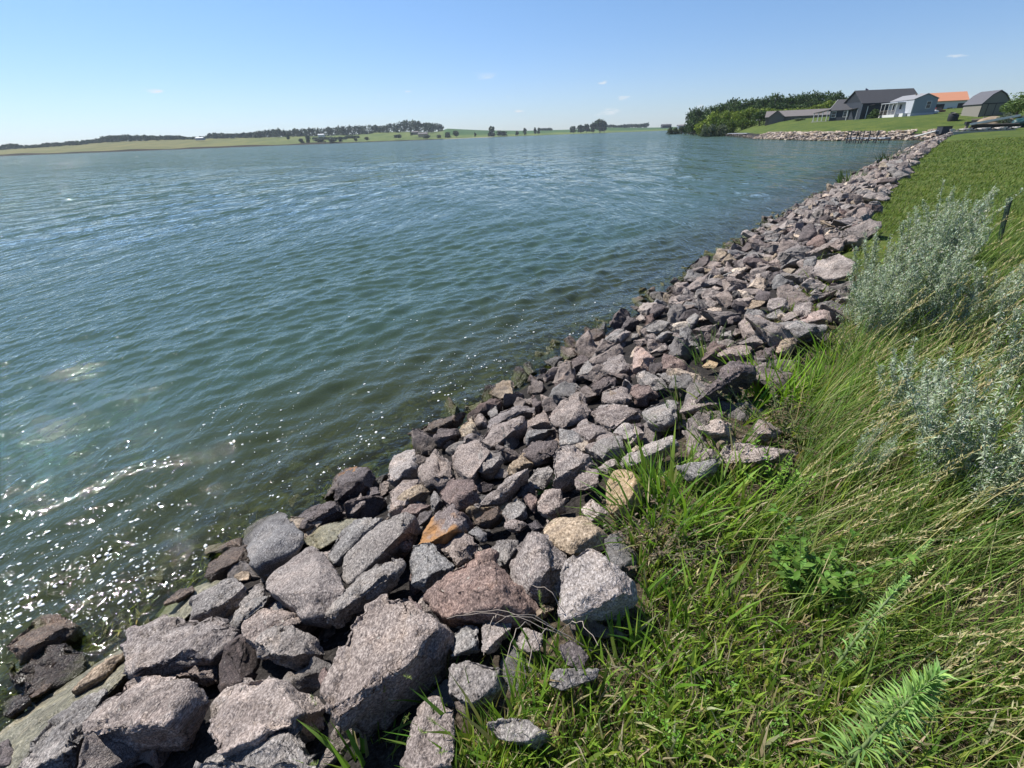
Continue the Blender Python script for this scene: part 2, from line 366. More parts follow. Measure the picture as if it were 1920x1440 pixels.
h = math_(t, 'ADD', h, math_(t, 'MULTIPLY', math_(t, 'MULTIPLY', f3.outputs[0], fa.outputs[0]), 2.2))
f4 = noise_(t, mp.outputs[0], .07, 4, .65); h = math_(t, 'ADD', h, math_(t, 'MULTIPLY', math_(t, 'MULTIPLY', f4.outputs[0], fb.outputs[0]), 13.))
b = N(t, 'ShaderNodeBump', Strength=1., Distance=1.); t.links.new(h, b.inputs['Height'])
gl = N(t, 'ShaderNodeBsdfGlossy', Roughness=.055); rg = N(t, 'ShaderNodeMapRange'); rg.inputs[3].default_value = .022; rg.inputs[4].default_value = .11; t.links.new(fb.outputs[0], rg.inputs[0]); t.links.new(rg.outputs[0], gl.inputs['Roughness']); gl.inputs['Color'].default_value = (.97, .98, 1, 1); t.links.new(b.outputs[0], gl.inputs['Normal'])
deep = ramp(t, dp, [(0., (.07, .068, .022)), (.25, (.060, .072, .032)), (.9, (.050, .085, .056))])
df = N(t, 'ShaderNodeBsdfDiffuse'); t.links.new(deep, df.inputs[0])
trn = N(t, 'ShaderNodeBsdfTransparent'); trn.inputs[0].default_value = (.72, .80, .58, 1)
al = math_(t, 'SUBTRACT', 1., math_(t, 'POWER', 2.718, math_(t, 'MULTIPLY', dp, -2.3)))
mb = N(t, 'ShaderNodeMixShader'); t.links.new(al, mb.inputs[0]); t.links.new(trn.outputs[0], mb.inputs[1]); t.links.new(df.outputs[0], mb.inputs[2])
fr = N(t, 'ShaderNodeFresnel', IOR=1.333); t.links.new(b.outputs[0], fr.inputs['Normal'])
frc = math_(t, 'MINIMUM', fr.outputs[0], math_(t, 'SUBTRACT', 1., math_(t, 'MULTIPLY', fb.outputs[0], .50)))
ms = N(t, 'ShaderNodeMixShader'); t.links.new(frc, ms.inputs[0]); t.links.new(mb.outputs[0], ms.inputs[1]); t.links.new(gl.outputs[0], ms.inputs[2])
t.links.new(ms.outputs[0], out.inputs[0])
tag(link('water', me, m), kind='structure')
# foam flecks drifting near the shore
fc = []
while len(fc) < 950:
    px = RNG.uniform(0, 1250); py = RNG.uniform(560, 1180)
    p = at(px, py, 0); s = float(sdist(p[0], p[1]))
    if s > -.1 or s < -5: continue
    if RNG.random() > math.exp(s/1.5)*1.2*(.35+.8*(math.sin(p[0]*2.1+p[1])*math.sin(p[1]*1.7-p[0]*.8) > .1))+.02: continue
    fc.append((p[0], p[1]))
fc = np.array(fc); k = 7
Vs = []; 
zz = waves(fc[:, 0], fc[:, 1])
for (x, y), z in zip(fc, zz):
    r = .003+.014*RNG.random()**4; el = 1+RNG.random()*.5; an = RNG.random()*3.14
    q = np.arange(k)/k*6.283; rr = r*(.65+.6*RNG.random(k))
    ax = rr*np.cos(q)*el; ay = rr*np.sin(q)
    Vs.append(np.stack([x+ax*math.cos(an)-ay*math.sin(an), y+ax*math.sin(an)+ay*math.cos(an), np.full(k, z+.006)], 1))
    Vs.append(Vs[-1]*1.0-[0, 0, .006])
n = len(fc); base = np.arange(n)[:, None]*2*k
top = base+np.arange(k)[None]
side = np.stack([base+np.arange(k), base+k+np.arange(k), base+k+(np.arange(k)+1) % k, base+(np.arange(k)+1) % k], 2).reshape(-1, 4)
me = np_mesh('foam', np.vstack(Vs), np.concatenate([top.ravel(), side.ravel()]), np.concatenate([np.full(n, k), np.full(len(side), 4)]))
tag(link('foam', me, simple('foam', (.78, .79, .77), .9, .03)), 'white foam flecks drifting on the shallow water by the rocks', 'foam', kind='stuff')
# ------------------------------------------------------------------ riprap rocks
def smooth_noise_disp(bm, amp, freq, seed):
    o = Vector((seed*7.13 % 50, seed*3.7 % 50, seed*1.9 % 50)); rotm = Matrix.Rotation(seed*1.7, 3, 'Z') @ Matrix.Rotation(seed*.9+.5, 3, 'X')
    for v in bm.verts:
        n = v.normal; c = v.co*freq+o
        d = noise.noise(c)*1.0+noise.noise(c*2.3)*.55+abs(noise.noise(c*5.1))*-.45+noise.noise(c*9.7)*.30+noise.noise(c*19)*.16+(noise.cell(rotm @ c*1.15)-.5)*1.0+(noise.cell(rotm @ c*2.9)-.5)*.45
        v.co += n*d*amp
def hull_rock(pts, detail, seed, rough=1., rnd=.05, chips=5):
    """closed angular rock: convex hull, some corners split off, worn edges, fractured surface"""
    R = random.Random(seed)
    bm = bmesh.new()
    for p in pts: bm.verts.new(p)
    g = bmesh.ops.convex_hull(bm, input=bm.verts[:])
    bmesh.ops.delete(bm, geom=[v for v in bm.verts if not v.link_faces], context='VERTS')
    cen = sum((v.co for v in bm.verts), Vector())/len(bm.verts)
    size = max((v.co-cen).length for v in bm.verts)*2
    for i in range(chips):
        v = R.choice(bm.verts[:]); n = (v.co-cen)
        if n.length < 1e-5: continue
        L = n.length; n = (n.normalized()+Vector((R.uniform(-.5, .5), R.uniform(-.5, .5), R.uniform(-.5, .5)))).normalized()
        co = v.co-n*(L*R.uniform(.04, .12))
        r = bmesh.ops.bisect_plane(bm, geom=bm.verts[:]+bm.edges[:]+bm.faces[:], plane_co=co, plane_no=n, clear_outer=True)
        e = [x for x in r['geom_cut'] if isinstance(x, bmesh.types.BMEdge)]
        if len(e) > 2:
            try: bmesh.ops.contextual_create(bm, geom=e)
            except Exception: pass
    bmesh.ops.remove_doubles(bm, verts=bm.verts[:], dist=size*.02)
    bmesh.ops.dissolve_limit(bm, angle_limit=.12, verts=bm.verts[:], edges=bm.edges[:])
    bmesh.ops.bevel(bm, geom=bm.edges[:], offset=size*rnd*.22, segments=1, affect='EDGES', clamp_overlap=True)
    bmesh.ops.triangulate(bm, faces=bm.faces[:])
    tgt = size/detail
    for it in range(7):
        long = [e for e in bm.edges if e.calc_length() > tgt]
        if not long or len(bm.verts) > 9000: break
        bmesh.ops.subdivide_edges(bm, edges=long, cuts=1, use_grid_fill=False)
        bmesh.ops.triangulate(bm, faces=[f for f in bm.faces if len(f.verts) > 3])
    for i in range(1): bmesh.ops.smooth_vert(bm, verts=bm.verts[:], factor=.3, use_axis_x=True, use_axis_y=True, use_axis_z=True)
    bmesh.ops.recalc_face_normals(bm, faces=bm.faces[:])
    bm.normal_update()
    smooth_noise_disp(bm, size*.026*rough, 3.2/size, seed)
    bm.normal_update()
    return bm
def blob_rock(dims, detail, seed, rough=.5):
    bm = bmesh.new(); bmesh.ops.create_icosphere(bm, subdivisions=detail, radius=1)
    R = random.Random(seed); o = Vector((R.random()*40, R.random()*40, 3))
    for v in bm.verts:
        d = 1+.22*noise.noise(v.co*1.1+o)+.10*noise.noise(v.co*2.4+o)
        v.co = Vector((v.co.x*dims[0], v.co.y*dims[1], v.co.z*dims[2]))*d
    bm.normal_update(); smooth_noise_disp(bm, max(dims)*.02*rough, 2/max(dims), seed); return bm
def crop(z):  # the tracing windows: origin and pixels per photo pixel
    return {'A': (0, 1080, 4), 'B': (400, 1080, 4), 'C': (800, 1080, 4), 'D': (740, 800, 4), 'E': (300, 800, 4), 'F': (740, 600, 4), 'G': (1100, 540, 4), 'H': (1120, 240, 3.097), 'P': (0, 0, 1)}[z]
# window, kind, thickness factor, landmark phrase or '', outline
TR = [
('A','wet',.7,'wet dark brown boulder at the far left in the water','40,620 60,500 240,370 300,290 480,310 570,380 570,450 480,470 110,540'),
('A','dark',1.1,'flat-topped dark block with a pale upper face standing in the water','10,760 40,640 110,530 350,490 545,455 585,490 560,600 440,640 230,680 90,800'),
('A','dark',.7,'','0,1000 20,930 140,885 210,920 130,1000 0,1100'),
('A','wet',.5,'','215,885 360,790 385,800 330,860 240,905'),
('A','pale',.6,'','1000,400 1070,350 1220,290 1330,330 1340,400 1200,480 1060,480 1010,440'),
('A','tan',.7,'','540,855 620,760 700,680 820,600 930,560 900,700 780,790 660,850'),
('A','mauve',.9,'big blocky grey rock with a dark shaded right side','930,620 985,400 1080,470 1330,330 1560,250 1720,310 1740,350 1640,500 1540,600 1380,570 1300,500 1170,510 1060,630 980,700'),
('A','mauve',.7,'wedge-shaped rock pointing right','1060,680 1120,630 1200,610 1340,610 1670,655 1685,720 1500,790 1250,740'),
('A','mauve',1.0,'large flat-topped boulder with a deep black front face','595,1190 620,1080 860,820 1000,730 1460,750 1560,920 1450,1080 1350,1200 1000,1185'),
('A','grey',.6,'long grey rock at the bottom left corner','150,1440 170,1230 360,1040 560,920 740,840 770,880 640,1040 590,1180 570,1460'),
('B','pale',.8,'large pale pinkish boulder near the bottom edge','-80,930 0,860 200,740 315,650 420,780 490,880 640,870 790,960 850,1110 720,1240 350,1280 60,1290 -60,1100'),
('B','grey',.8,'grey boulder cut by the bottom edge','-160,1440 0,1320 250,1180 420,1090 600,1050 650,1170 740,1310 770,1460'),
('A','dark',.6,'','-20,1460 0,1220 60,1230 90,1340 100,1460'),
('A','grey',.9,'','1430,290 1440,180 1600,130 1740,0 1810,90 1820,170 1720,260 1600,240'),
('A','grey',.7,'','1720,310 1760,240 1920,60 1960,80 1960,200 1860,300 1760,370'),
('B','grey',.6,'','120,340 220,210 370,110 500,90 450,170 290,290 170,400'),
('B','grey',.5,'small rounded stone in a shaded hollow','380,230 410,180 460,165 540,180 560,260 440,265'),
('E','mauve',.9,'big rounded-triangular pinkish boulder','790,1200 850,1080 1050,850 1190,920 1340,1070 1370,1200 1240,1360 1050,1390 930,1250 880,1190'),
('E','grey',.8,'long blue-grey leaning slab','1240,1390 1380,1170 1560,1000 1680,930 1780,920 1830,1010 1800,1120 1600,1190 1480,1290 1300,1400'),
('B','mauve',.7,'','200,650 225,350 330,262 500,270 810,288 790,380 640,370 480,360 400,400 330,450 280,560'),
('B','grey',.9,'chunky grey rock with a jagged shaded front','285,570 340,440 480,375 640,385 740,470 820,560 750,620 640,650 560,610 400,580'),
('B','mauve',.9,'largest pinkish grey boulder in the foreground','850,940 870,620 980,260 1200,150 1400,175 1640,370 1820,460 1790,660 1600,790 1360,950 1080,1110 950,1010'),
('B','red',.5,'','1450,170 1490,145 1610,320 1590,370 1470,270'),
('B','red',.6,'','780,760 800,630 850,620 850,900 800,900'),
('C','grey',.8,'','205,420 290,380 380,382 395,470 390,560 340,630 200,620'),
('C','pale',.8,'small pale upright block','410,430 435,300 520,280 625,290 630,450 600,540 500,560 410,540'),
('C','mauve',.6,'','630,430 700,365 900,450 880,560 780,550 640,520'),
('C','grey',.9,'','200,660 350,635 540,670 600,780 590,880 440,960 280,960 190,870'),
('P','mauve',.8,'upright pinkish rock half hidden by grass at the bottom edge','752,1445 768,1380 785,1325 800,1310 818,1313 855,1333 872,1355 845,1400 830,1445'),
('C','tan',.5,'small tan wedge between two big boulders','700,335 820,250 930,185 955,240 880,290 770,335'),
('C','grey',.6,'','380,1090 600,1045 760,1070 980,1160 950,1230 800,1290 560,1230'),
('C','dark',.7,'','1000,540 1010,460 1100,480 1210,590 1150,680 1040,650'),
('C','grey',.6,'','830,800 900,700 1050,690 1260,700 1240,760 1000,850'),
('D','red',.8,'broad dark reddish-brown boulder','268,1260 330,1170 470,1000 600,910 700,905 850,1180 1050,1350 990,1410 700,1420 400,1400'),
('D','pale',.9,'large pale speckled boulder at the grass edge','1230,1330 1270,1060 1370,960 1440,890 1560,910 1780,1070 1790,1180 1850,1300 1790,1350 1600,1345 1450,1380 1270,1420'),
('D','mauve',.9,'squarish pinkish boulder between two larger ones','870,1080 920,970 920,820 1000,770 1080,780 1310,985 1270,1100 1180,1240 1080,1310 960,1230'),
('D','grey',.8,'','725,920 780,840 830,760 890,790 915,860 870,1060 850,1110 780,1040'),
('D','grey',.9,'','105,1020 140,900 260,860 430,1030 390,1120 250,1200 120,1150'),
('D','mauve',.8,'','350,900 400,790 520,780 650,890 570,950 450,1000'),
('D','rust',.9,'tall rock with an orange rusty face','140,890 260,720 380,580 430,590 500,690 545,790 400,800 350,890 250,860'),
('D','tan',.7,'round tan boulder','1140,760 1200,660 1300,630 1400,660 1480,740 1600,800 1560,890 1440,880 1320,950 1160,830'),
('D','yellow',.7,'yellow boulder at the edge of the grass','1590,560 1600,400 1640,345 1710,320 1790,350 1850,430 1840,560 1740,660 1620,620'),
('D','mauve',.8,'','1370,460 1365,380 1440,290 1590,390 1560,450 1420,450'),
('D','mauve',.9,'large pointed boulder beside the grass','1200,370 1190,220 1230,130 1350,130 1450,200 1520,290 1400,330 1370,390 1240,350'),
('D','grey',.8,'','1430,150 1530,90 1700,50 1700,180 1600,250 1520,200'),
('D','mauve',.6,'long narrow slab lying diagonally','500,670 620,560 800,410 980,290 1050,290 1000,400 820,480 640,610 520,700'),
('D','red',.8,'','330,480 440,380 580,400 655,490 590,550 470,590 400,560'),
('D','mauve',.8,'','180,310 300,170 420,240 440,370 340,440 250,420 190,370'),
('D','mauve',.9,'','415,270 480,160 620,100 700,170 650,200 610,280 570,350 470,310'),
('D','grey',.9,'blue-grey cube-like rock above a black gap','600,290 650,180 790,170 820,240 760,340 640,330'),
('D','tan',.7,'','0,560 80,480 180,420 255,480 160,540 20,600'),
('D','grey',.8,'','240,540 300,475 370,560 300,640'),
('D','grey',.8,'','1000,400 1040,320 1150,290 1185,340 1120,430 1010,430'),
('D','dark',.7,'','890,430 960,410 1050,430 1060,490 930,510'),
('D','red',.8,'small reddish brick-shaped stone','945,510 1000,475 1070,540 1045,640 1010,600'),
('D','mauve',.8,'','1070,560 1130,480 1240,470 1295,540 1270,630 1150,690 1090,640'),
('D','grey',.7,'','800,620 880,520 980,570 985,680 850,700'),
('D','wet',.7,'','520,710 640,650 760,600 810,650 790,710 700,750 600,730'),
('D','yellow',.5,'tiny pale yellow stone','745,560 790,550 845,545 850,580 800,615 760,600'),
('D','pale',.7,'','1400,620 1480,545 1610,650 1550,720 1490,730'),
('D','red',.6,'','50,640 110,585 260,580 250,620 130,670'),
('D','dark',.7,'','155,700 180,640 280,630 270,700 180,730'),
('D','mauve',.8,'','0,670 70,660 140,740 150,850 90,930 10,880'),
('D','pale',.6,'','1680,240 1800,170 1940,130 1940,200 1720,300'),
('D','mauve',.7,'','1520,300 1650,210 1690,290 1600,350'),
('D','tan',.7,'','820,330 900,270 960,200 1040,270 900,330'),
('D','dark',.8,'','880,140 960,110 1190,100 1195,200 1060,240 950,200'),
('D','mauve',.8,'','820,660 900,700 990,730 930,780 830,760'),
('D','grey',.7,'','550,790 620,750 690,800 680,850 640,860'),
('D','dark',.6,'','1000,730 1060,700 1120,760 1060,800'),
('E','grey',.9,'rounded grey boulder at the waterline','620,850 640,760 800,640 880,630 980,690 1040,810 950,900 800,960 730,1030 650,960'),
('E','dark',.6,'','1010,690 1100,620 1190,570 1310,560 1360,630 1220,700 1060,780'),
('E','dark',.8,'dark angular rock on the waterline','1290,540 1340,350 1460,350 1600,290 1640,380 1560,430 1440,450 1340,550'),
('E','rust',.6,'golden wet rock leaning at the waterline','1230,520 1300,380 1380,310 1530,305 1480,345 1340,355 1285,540'),
('E','wet',.7,'wet brown rock below the rounded grey boulder','340,1100 380,1010 520,910 630,900 680,1010 560,1040 400,1120'),
('E','wet',.5,'','340,940 380,890 560,830 640,820 620,880 480,930'),
('E','slab',.4,'smooth greenish slab behind the dark gap','1050,830 1200,720 1330,660 1450,670 1420,760 1200,890 1120,870'),
('E','grey',.8,'','1270,910 1380,720 1580,620 1690,640 1660,740 1560,830 1450,880 1330,980'),
('E','grey',.8,'long rounded boulder lying diagonally','1360,1060 1400,960 1640,720 1800,650 1870,690 1910,780 1850,850 1640,960 1520,1060 1440,1130'),
('E','pale',.9,'','1670,380 1720,260 1780,150 1900,140 1930,310 1750,400'),
('E','mauve',.9,'','1710,450 1760,380 1930,390 1900,480 1780,520 1810,620 1720,640'),
('E','mauve',.7,'','1360,640 1500,505 1535,570 1450,640'),
('E','dark',.7,'','1525,510 1590,420 1650,480 1600,560'),
('E','grey',.6,'','740,1090 800,1000 910,955 900,1060 830,1110'),
('E','tan',.4,'','560,1120 620,1070 720,1080 730,1130 600,1150'),
('E','wet',.4,'','0,1330 120,1230 230,1190 245,1220 110,1300'),
('P','slab',.35,'long smooth greenish slab sloping into the water','-20,1460 -10,1350 120,1270 245,1180 290,1150 330,1160 290,1200 200,1280 110,1360 40,1445'),
('P','slab',.35,'','290,1150 330,1110 385,1088 425,1082 420,1105 370,1140 330,1162'),
('F','mauve',.6,'','630,780 700,700 900,640 1020,650 1020,690 900,720 740,760 660,810'),
('F','pale',.6,'','650,890 700,790 860,735 1030,710 1050,760 900,820 760,920'),
('F','mauve',1.,'pyramid-shaped dark grey rock','1150,700 1300,560 1380,490 1440,570 1475,650 1420,740 1230,790'),
('F','dark',.8,'','1015,580 1050,550 1135,660 1060,690'),
('F','mauve',.7,'','890,800 1060,700 1110,680 1215,790 1000,800'),
('F','grey',.7,'','915,890 1000,820 1200,800 1160,850 1000,880'),
('F','grey',.8,'blue-grey rounded stone in the middle of the bank','1180,880 1220,810 1330,820 1440,900 1420,950 1340,910 1240,920'),
('F','mauve',.8,'','1330,810 1440,740 1630,850 1550,860 1450,890'),
('F','pale',.8,'','1450,690 1600,620 1740,640 1700,720 1620,770 1500,720'),
('F','dark',.7,'','1640,860 1700,800 1830,760 1860,790 1760,870'),
('F','mauve',.8,'','1560,530 1700,490 1770,590 1710,620 1570,620'),
('F','dark',.7,'','1470,480 1550,410 1650,430 1645,490 1540,530'),
('F','red',.8,'','1755,520 1850,455 1930,510 1900,600 1820,580'),
('F','mauve',.8,'','1540,330 1680,240 1750,330 1740,385 1650,390 1560,350'),
('F','tan',.7,'low brownish rock at the waterline in the middle','705,540 740,470 880,450 920,510 900,590 800,580'),
('F','tan',.8,'','480,790 570,710 625,820 610,850 500,860'),
('F','dark',.9,'','290,880 330,800 460,760 485,860 350,920'),
('F','wet',.6,'long dark wet rock jutting into the water','110,850 260,770 450,700 575,700 540,740 400,800 200,870'),
('F','grey',.8,'','1350,410 1450,270 1530,310 1545,370 1400,400'),
('F','dark',.7,'','1280,320 1400,250 1445,280 1390,360'),
('F','mauve',.6,'','1195,390 1240,340 1340,350 1360,400 1310,440'),
('F','wet',.8,'driftwood-coloured brown rock out in the shallow water','1405,150 1430,50 1520,60 1620,90 1570,130 1470,160'),
('F','grey',.8,'','1560,160 1650,80 1720,60 1765,100 1670,160'),
('F','pale',.6,'','1740,830 1850,770 1870,860 1760,930'),
('F','grey',.7,'','700,680 760,620 770,700 720,720'),
('G','dark',1.2,'tall triangular slab tilted up beside the grass','830,800 1000,620 1100,540 1180,480 1240,560 1250,640 1130,640 1010,690 900,780'),
('G','mauve',.8,'','700,920 780,830 900,830 1015,850 960,880 840,880'),
('G','grey',.9,'','415,930 460,840 590,820 690,850 680,950 600,1010 480,990'),
('G','red',.8,'','320,740 400,700 470,720 515,800 430,840 340,790'),
('G','grey',.7,'','370,640 480,600 560,650 615,740 580,780 500,750 420,690'),
('G','stripe',.7,'pink streaky rock','350,470 410,430 520,540 540,600 400,630 350,580'),
('G','red',.7,'','490,530 560,480 680,520 820,610 700,630 550,600'),
('G','grey',.7,'','540,640 640,620 710,670 620,700'),
('G','grey',.6,'long blue-grey boulder under the sagebrush','1415,330 1430,250 1560,240 1650,270 1790,280 1760,320 1560,360 1440,365'),
('G','stripe',.6,'pink and white striped slab','1560,235 1750,155 1815,180 1820,250 1650,255'),
('G','mauve',.8,'rounded pinkish rock left of the striped slab','1150,270 1190,200 1290,200 1365,260 1340,320 1200,320'),
('G','mauve',.7,'','1110,400 1230,330 1340,340 1340,400 1240,420'),
('G','tan',.8,'','1410,490 1460,380 1550,370 1570,420 1530,480'),
('G','cream','.6','cream slab high on the bank','820,170 900,140 1005,150 980,200 830,235'),
('G','grey',.7,'','580,400 700,370 840,400 790,470 700,460'),
('G','mauve',.6,'','980,460 1210,410 1255,440 1200,490 1000,500'),
('G','dark',.7,'','1280,510 1350,430 1420,430 1400,480 1330,540'),
('G','yellow',.5,'pale yellow stone beside a grass tuft','870,580 920,540 980,560 960,590'),
('G','pale',.6,'long pale rock half covered by grass','240,1290 330,1220 500,1150 640,1090 740,1120 740,1180 520,1230 400,1300 260,1330'),
('G','pale',.6,'','840,1040 930,990 1000,980 1085,1020 1070,1110 960,1090'),
('G','pale',.5,'long flat slab poking out of the weeds','1000,1290 1050,1180 1150,1160 1300,1190 1500,1200 1690,1230 1690,1300 1400,1330 1100,1290'),
('G','grey',.7,'','640,1340 830,1300 980,1260 1015,1310 960,1370 800,1420 640,1400'),
('G','mauve',.6,'','1240,1020 1300,975 1455,1060 1400,1140 1280,1080'),
('G','mauve',.6,'','820,1240 900,1150 1000,1165 960,1260 860,1300'),
('G','mauve',.8,'','0,1180 100,1100 240,1085 260,1170 160,1240 60,1220'),
('G','pale',.8,'','210,1080 270,1020 390,1020 410,1080 320,1160 250,1120'),
('G','mauve',.7,'','0,910 200,865 400,900 420,950 300,990 190,1040 60,960'),
('G','grey',.8,'','120,790 200,725 320,780 330,830 260,850 140,840'),
('G','dark',.8,'','30,720 130,650 215,690 170,760 70,770'),
('G','grey',.7,'','470,390 560,280 645,330 570,380'),
('G','grey',.7,'','415,290 530,240 615,260 560,310 470,320'),
('G','grey',.7,'','690,300 800,170 855,210 800,280'),
('G','pale',.7,'','120,400 230,305 325,330 250,390'),
('G','mauve',.6,'','1440,230 1480,180 1620,170 1625,210 1500,240'),
('G','dark',.8,'smooth dark rounded stone','1258,65 1290,10 1370,20 1395,60 1320,85'),
('G','mauve',.7,'','1540,150 1590,100 1690,100 1680,160 1600,180'),
('G','tan',.6,'','1190,150 1240,90 1350,100 1350,130 1230,150'),
('G','pale',.7,'','1360,130 1370,80 1510,70 1510,160 1400,150'),
('G','pale',.4,'','1230,610 1340,560 1350,640 1270,680'),
('G','dark',.9,'','255,300 320,190 380,190 405,220 330,260'),
('G','dark',.8,'','460,190 500,110 590,130 545,190'),
('G','grey',.6,'','1190,180 1210,150 1370,160 1380,190 1230,200'),
('H','dark',.9,'lone dark rock standing in the water','540,800 590,750 640,730 662,765 650,800 580,815'),
('H','mauve',.7,'','495,945 560,870 640,840 630,900 560,940'),
('H','dark',.8,'','838,700 860,660 920,650 935,690 860,710'),
('H','dark',1.,'big rounded dark boulder on the middle of the bank','1165,645 1200,570 1250,555 1278,600 1240,645'),
('H','pale',.4,'broad flat pale slab in front of the sagebrush','1240,835 1290,760 1400,730 1490,780 1470,830 1380,860 1260,855'),
('H','mauve',.8,'','1115,705 1150,662 1245,690 1200,720 1150,740'),
('H','dark',.6,'','690,895 740,860 815,860 810,890 730,910'),
('H','grey',.6,'','1190,815 1200,755 1270,745 1272,800 1230,830'),
('H','cream',.5,'','780,825 860,790 882,810 820,850'),
('H','red',.8,'','1215,640 1290,615 1340,640 1300,680 1225,675'),
('H','mauve',.6,'','1220,710 1360,655 1370,690 1240,730'),
]
GPX = [(820, 1530), (850, 1420), (950, 1350), (1000, 1290), (1060, 1240), (1190, 1205), (1215, 1110), (1150, 1010), (1185, 930), (1235, 868), (1290, 905), (1345, 885), (1420, 860), (1400, 790), (1430, 740), (1490, 690), (1545, 640), (1590, 600)]
GW = np.array([hit(a, b, 0)[:2] for a, b in GPX]+[(14, 14), (30, 0), (3, -3), (-.2, -.6)])
def in_grass(x, y):
    c = np.zeros(x.shape, bool); j = len(GW)-1
    for i in range(len(GW)):
        a, b = GW[i], GW[j]
        with np.errstate(divide='ignore', invalid='ignore'):
            c ^= ((a[1] > y) != (b[1] > y)) & (x < (b[0]-a[0])*(y-a[1])/(b[1]-a[1]+1e-12)+a[0])
        j = i
    return c
rock_objs = []      # (object, px, py, sizepx, kind, landmark)
polys = []
def kindgroup(): return 'granite riprap rocks lining the lake shore'
for i, (wn, kind, th, lmk, ps) in enumerate(TR):
    th = float(th); ox, oy, sc = crop(wn)
    O = np.array([[float(a) for a in q.split(',')] for q in ps.split()])/sc+[ox, oy]
    polys.append(O); c2 = O.mean(0)
    A = hit(c2[0], c2[1], .05); ppm = FPX/((A-EYE)@FW)
    wpx = math.sqrt(max(O[:, 0].ptp() if hasattr(O, 'ptp') else np.ptp(O[:, 0]), 1)*np.ptp(O[:, 1])); size = wpx/ppm
    Cc = hit(c2[0], c2[1], .10+.38*size*max(th, .65)) if kind != 'slab' else hit(c2[0], c2[1], .07+.2*size*th)
    e = .05; sn = Vector((-(gz(Cc[0]+e, Cc[1])-gz(Cc[0]-e, Cc[1]))/(2*e), -(gz(Cc[0], Cc[1]+e)-gz(Cc[0], Cc[1]-e))/(2*e), 1)).normalized()
    R = random.Random(i*13+5)
    vd = Vector(EYE-Cc).normalized()
    dist = (Vector(EYE-Cc)).length
    n = (sn*1.0+vd*(.25 if dist < 6 else .55)+Vector((R.uniform(-.22, .22), R.uniform(-.22, .22), 0))+Vector((-.12, .12, 0))).normalized()
    top = []
    for q in O:
        d = ray(*q); tt = float((np.array(Cc)-EYE)@np.array(n))/float(d@np.array(n)); top.append(Vector(EYE+d*tt))
    C0 = sum(top, Vector())/len(top)
    depth = size*th*(.75 if dist > 3.2 else .5)
    pts = []; hs = Vector((-sd.x, -sd.y, 0)).normalized(); rmax = max((q-C0).length for q in top)
    if th > .45 and R.random() < .85:      # the side away from the sun drops steeply below a crest
        cut = R.uniform(.05, .35); drop = R.uniform(.35, .75); new = []
        for q in top:
            w_ = (q-C0).dot(hs)/rmax
            if w_ > cut:
                pts.append(C0+(q-C0)*R.uniform(.42, .72)+n*R.uniform(.0, .06)*size)
                dq = (q-Vector(EYE)).normalized(); new.append(q+dq*size*drop*min(1, w_*1.3))
            else: new.append(q)
        top = new
    for q in top:
        lo = q-C0
        q = C0+(q-C0)*(1.14 if wpx > 130 else 1.18); pts.append(q-n*R.uniform(0, .07)*size)
        pts.append(C0+lo*R.uniform(.88, 1.06)-Vector((0, 0, 1))*depth*R.uniform(.4, .75))
        pts.append(C0+lo*.45-Vector((0, 0, 1))*depth*1.05)
    # facets on top: a ridge set off-centre
    rr = max(((q-C0).length for q in top))
    for k in range(2 if th > .45 else 1):
        a = R.random()*6.28; q = R.choice(top); pts.append(C0+(q-C0)*R.uniform(.2, .6)+n*size*R.uniform(.03, .13)*min(1, th+.1))
    pts = [Vector(p)-C0 for p in pts]
    det = 38 if wpx > 110 else 26 if wpx > 60 else 17
    smooth_kind = kind in ('slab', 'yellow') or 'round ' in lmk.replace('foreground', '') or 'rounded' in lmk
    bm = hull_rock(pts, det, i+1, rough=.45 if smooth_kind else 1., rnd=.14 if smooth_kind else .05, chips=1 if smooth_kind else 3)
    o = bm_obj('rock', bm, ROCKM[kind], smooth=True); o.location = C0
    a_ = o.data.attributes.new('rv', 'FLOAT', 'POINT'); a_.data.foreach_set('value', np.full(len(o.data.vertices), R.random(), np.float32))
    rock_objs.append([o, c2[0], c2[1], wpx, kind, lmk, size])
def inpoly(x, y, O):
    c = False; j = len(O)-1
    for i in range(len(O)):
        if (O[i][1] > y) != (O[j][1] > y) and x < (O[j][0]-O[i][0])*(y-O[i][1])/(O[j][1]-O[i][1])+O[i][0]: c = not c
        j = i
    return c
# rock prototypes for all the others
PROTO = {}
def proto(kind, j):
    if (kind, j) in PROTO: return PROTO[(kind, j)]
    R = random.Random(hash((j, 5)) % 1000+len(kind)); pts = []
    ax = (1, R.uniform(.55, .85), R.uniform(.4, .62))
    for k in range(10):
        v = Vector((R.gauss(0, 1), R.gauss(0, 1), R.gauss(0, 1))).normalized()
        v = Vector([max(-.78, min(.78, q))/.78 for q in v])
        pts.append(Vector([a*b*.5 for a, b in zip(v, ax)]))
    bm = hull_rock(pts, 15, j*3+len(kind), chips=2)
    me = bpy.data.meshes.new('rock'); bm.to_mesh(me); bm.free()
    for p in me.polygons: p.use_smooth = True
    a_ = me.attributes.new('rv', 'FLOAT', 'POINT'); a_.data.foreach_set('value', np.full(len(me.vertices), R.random(), np.float32))
    me.materials.append(ROCKM[kind]); PROTO[(kind, j)] = me; return me
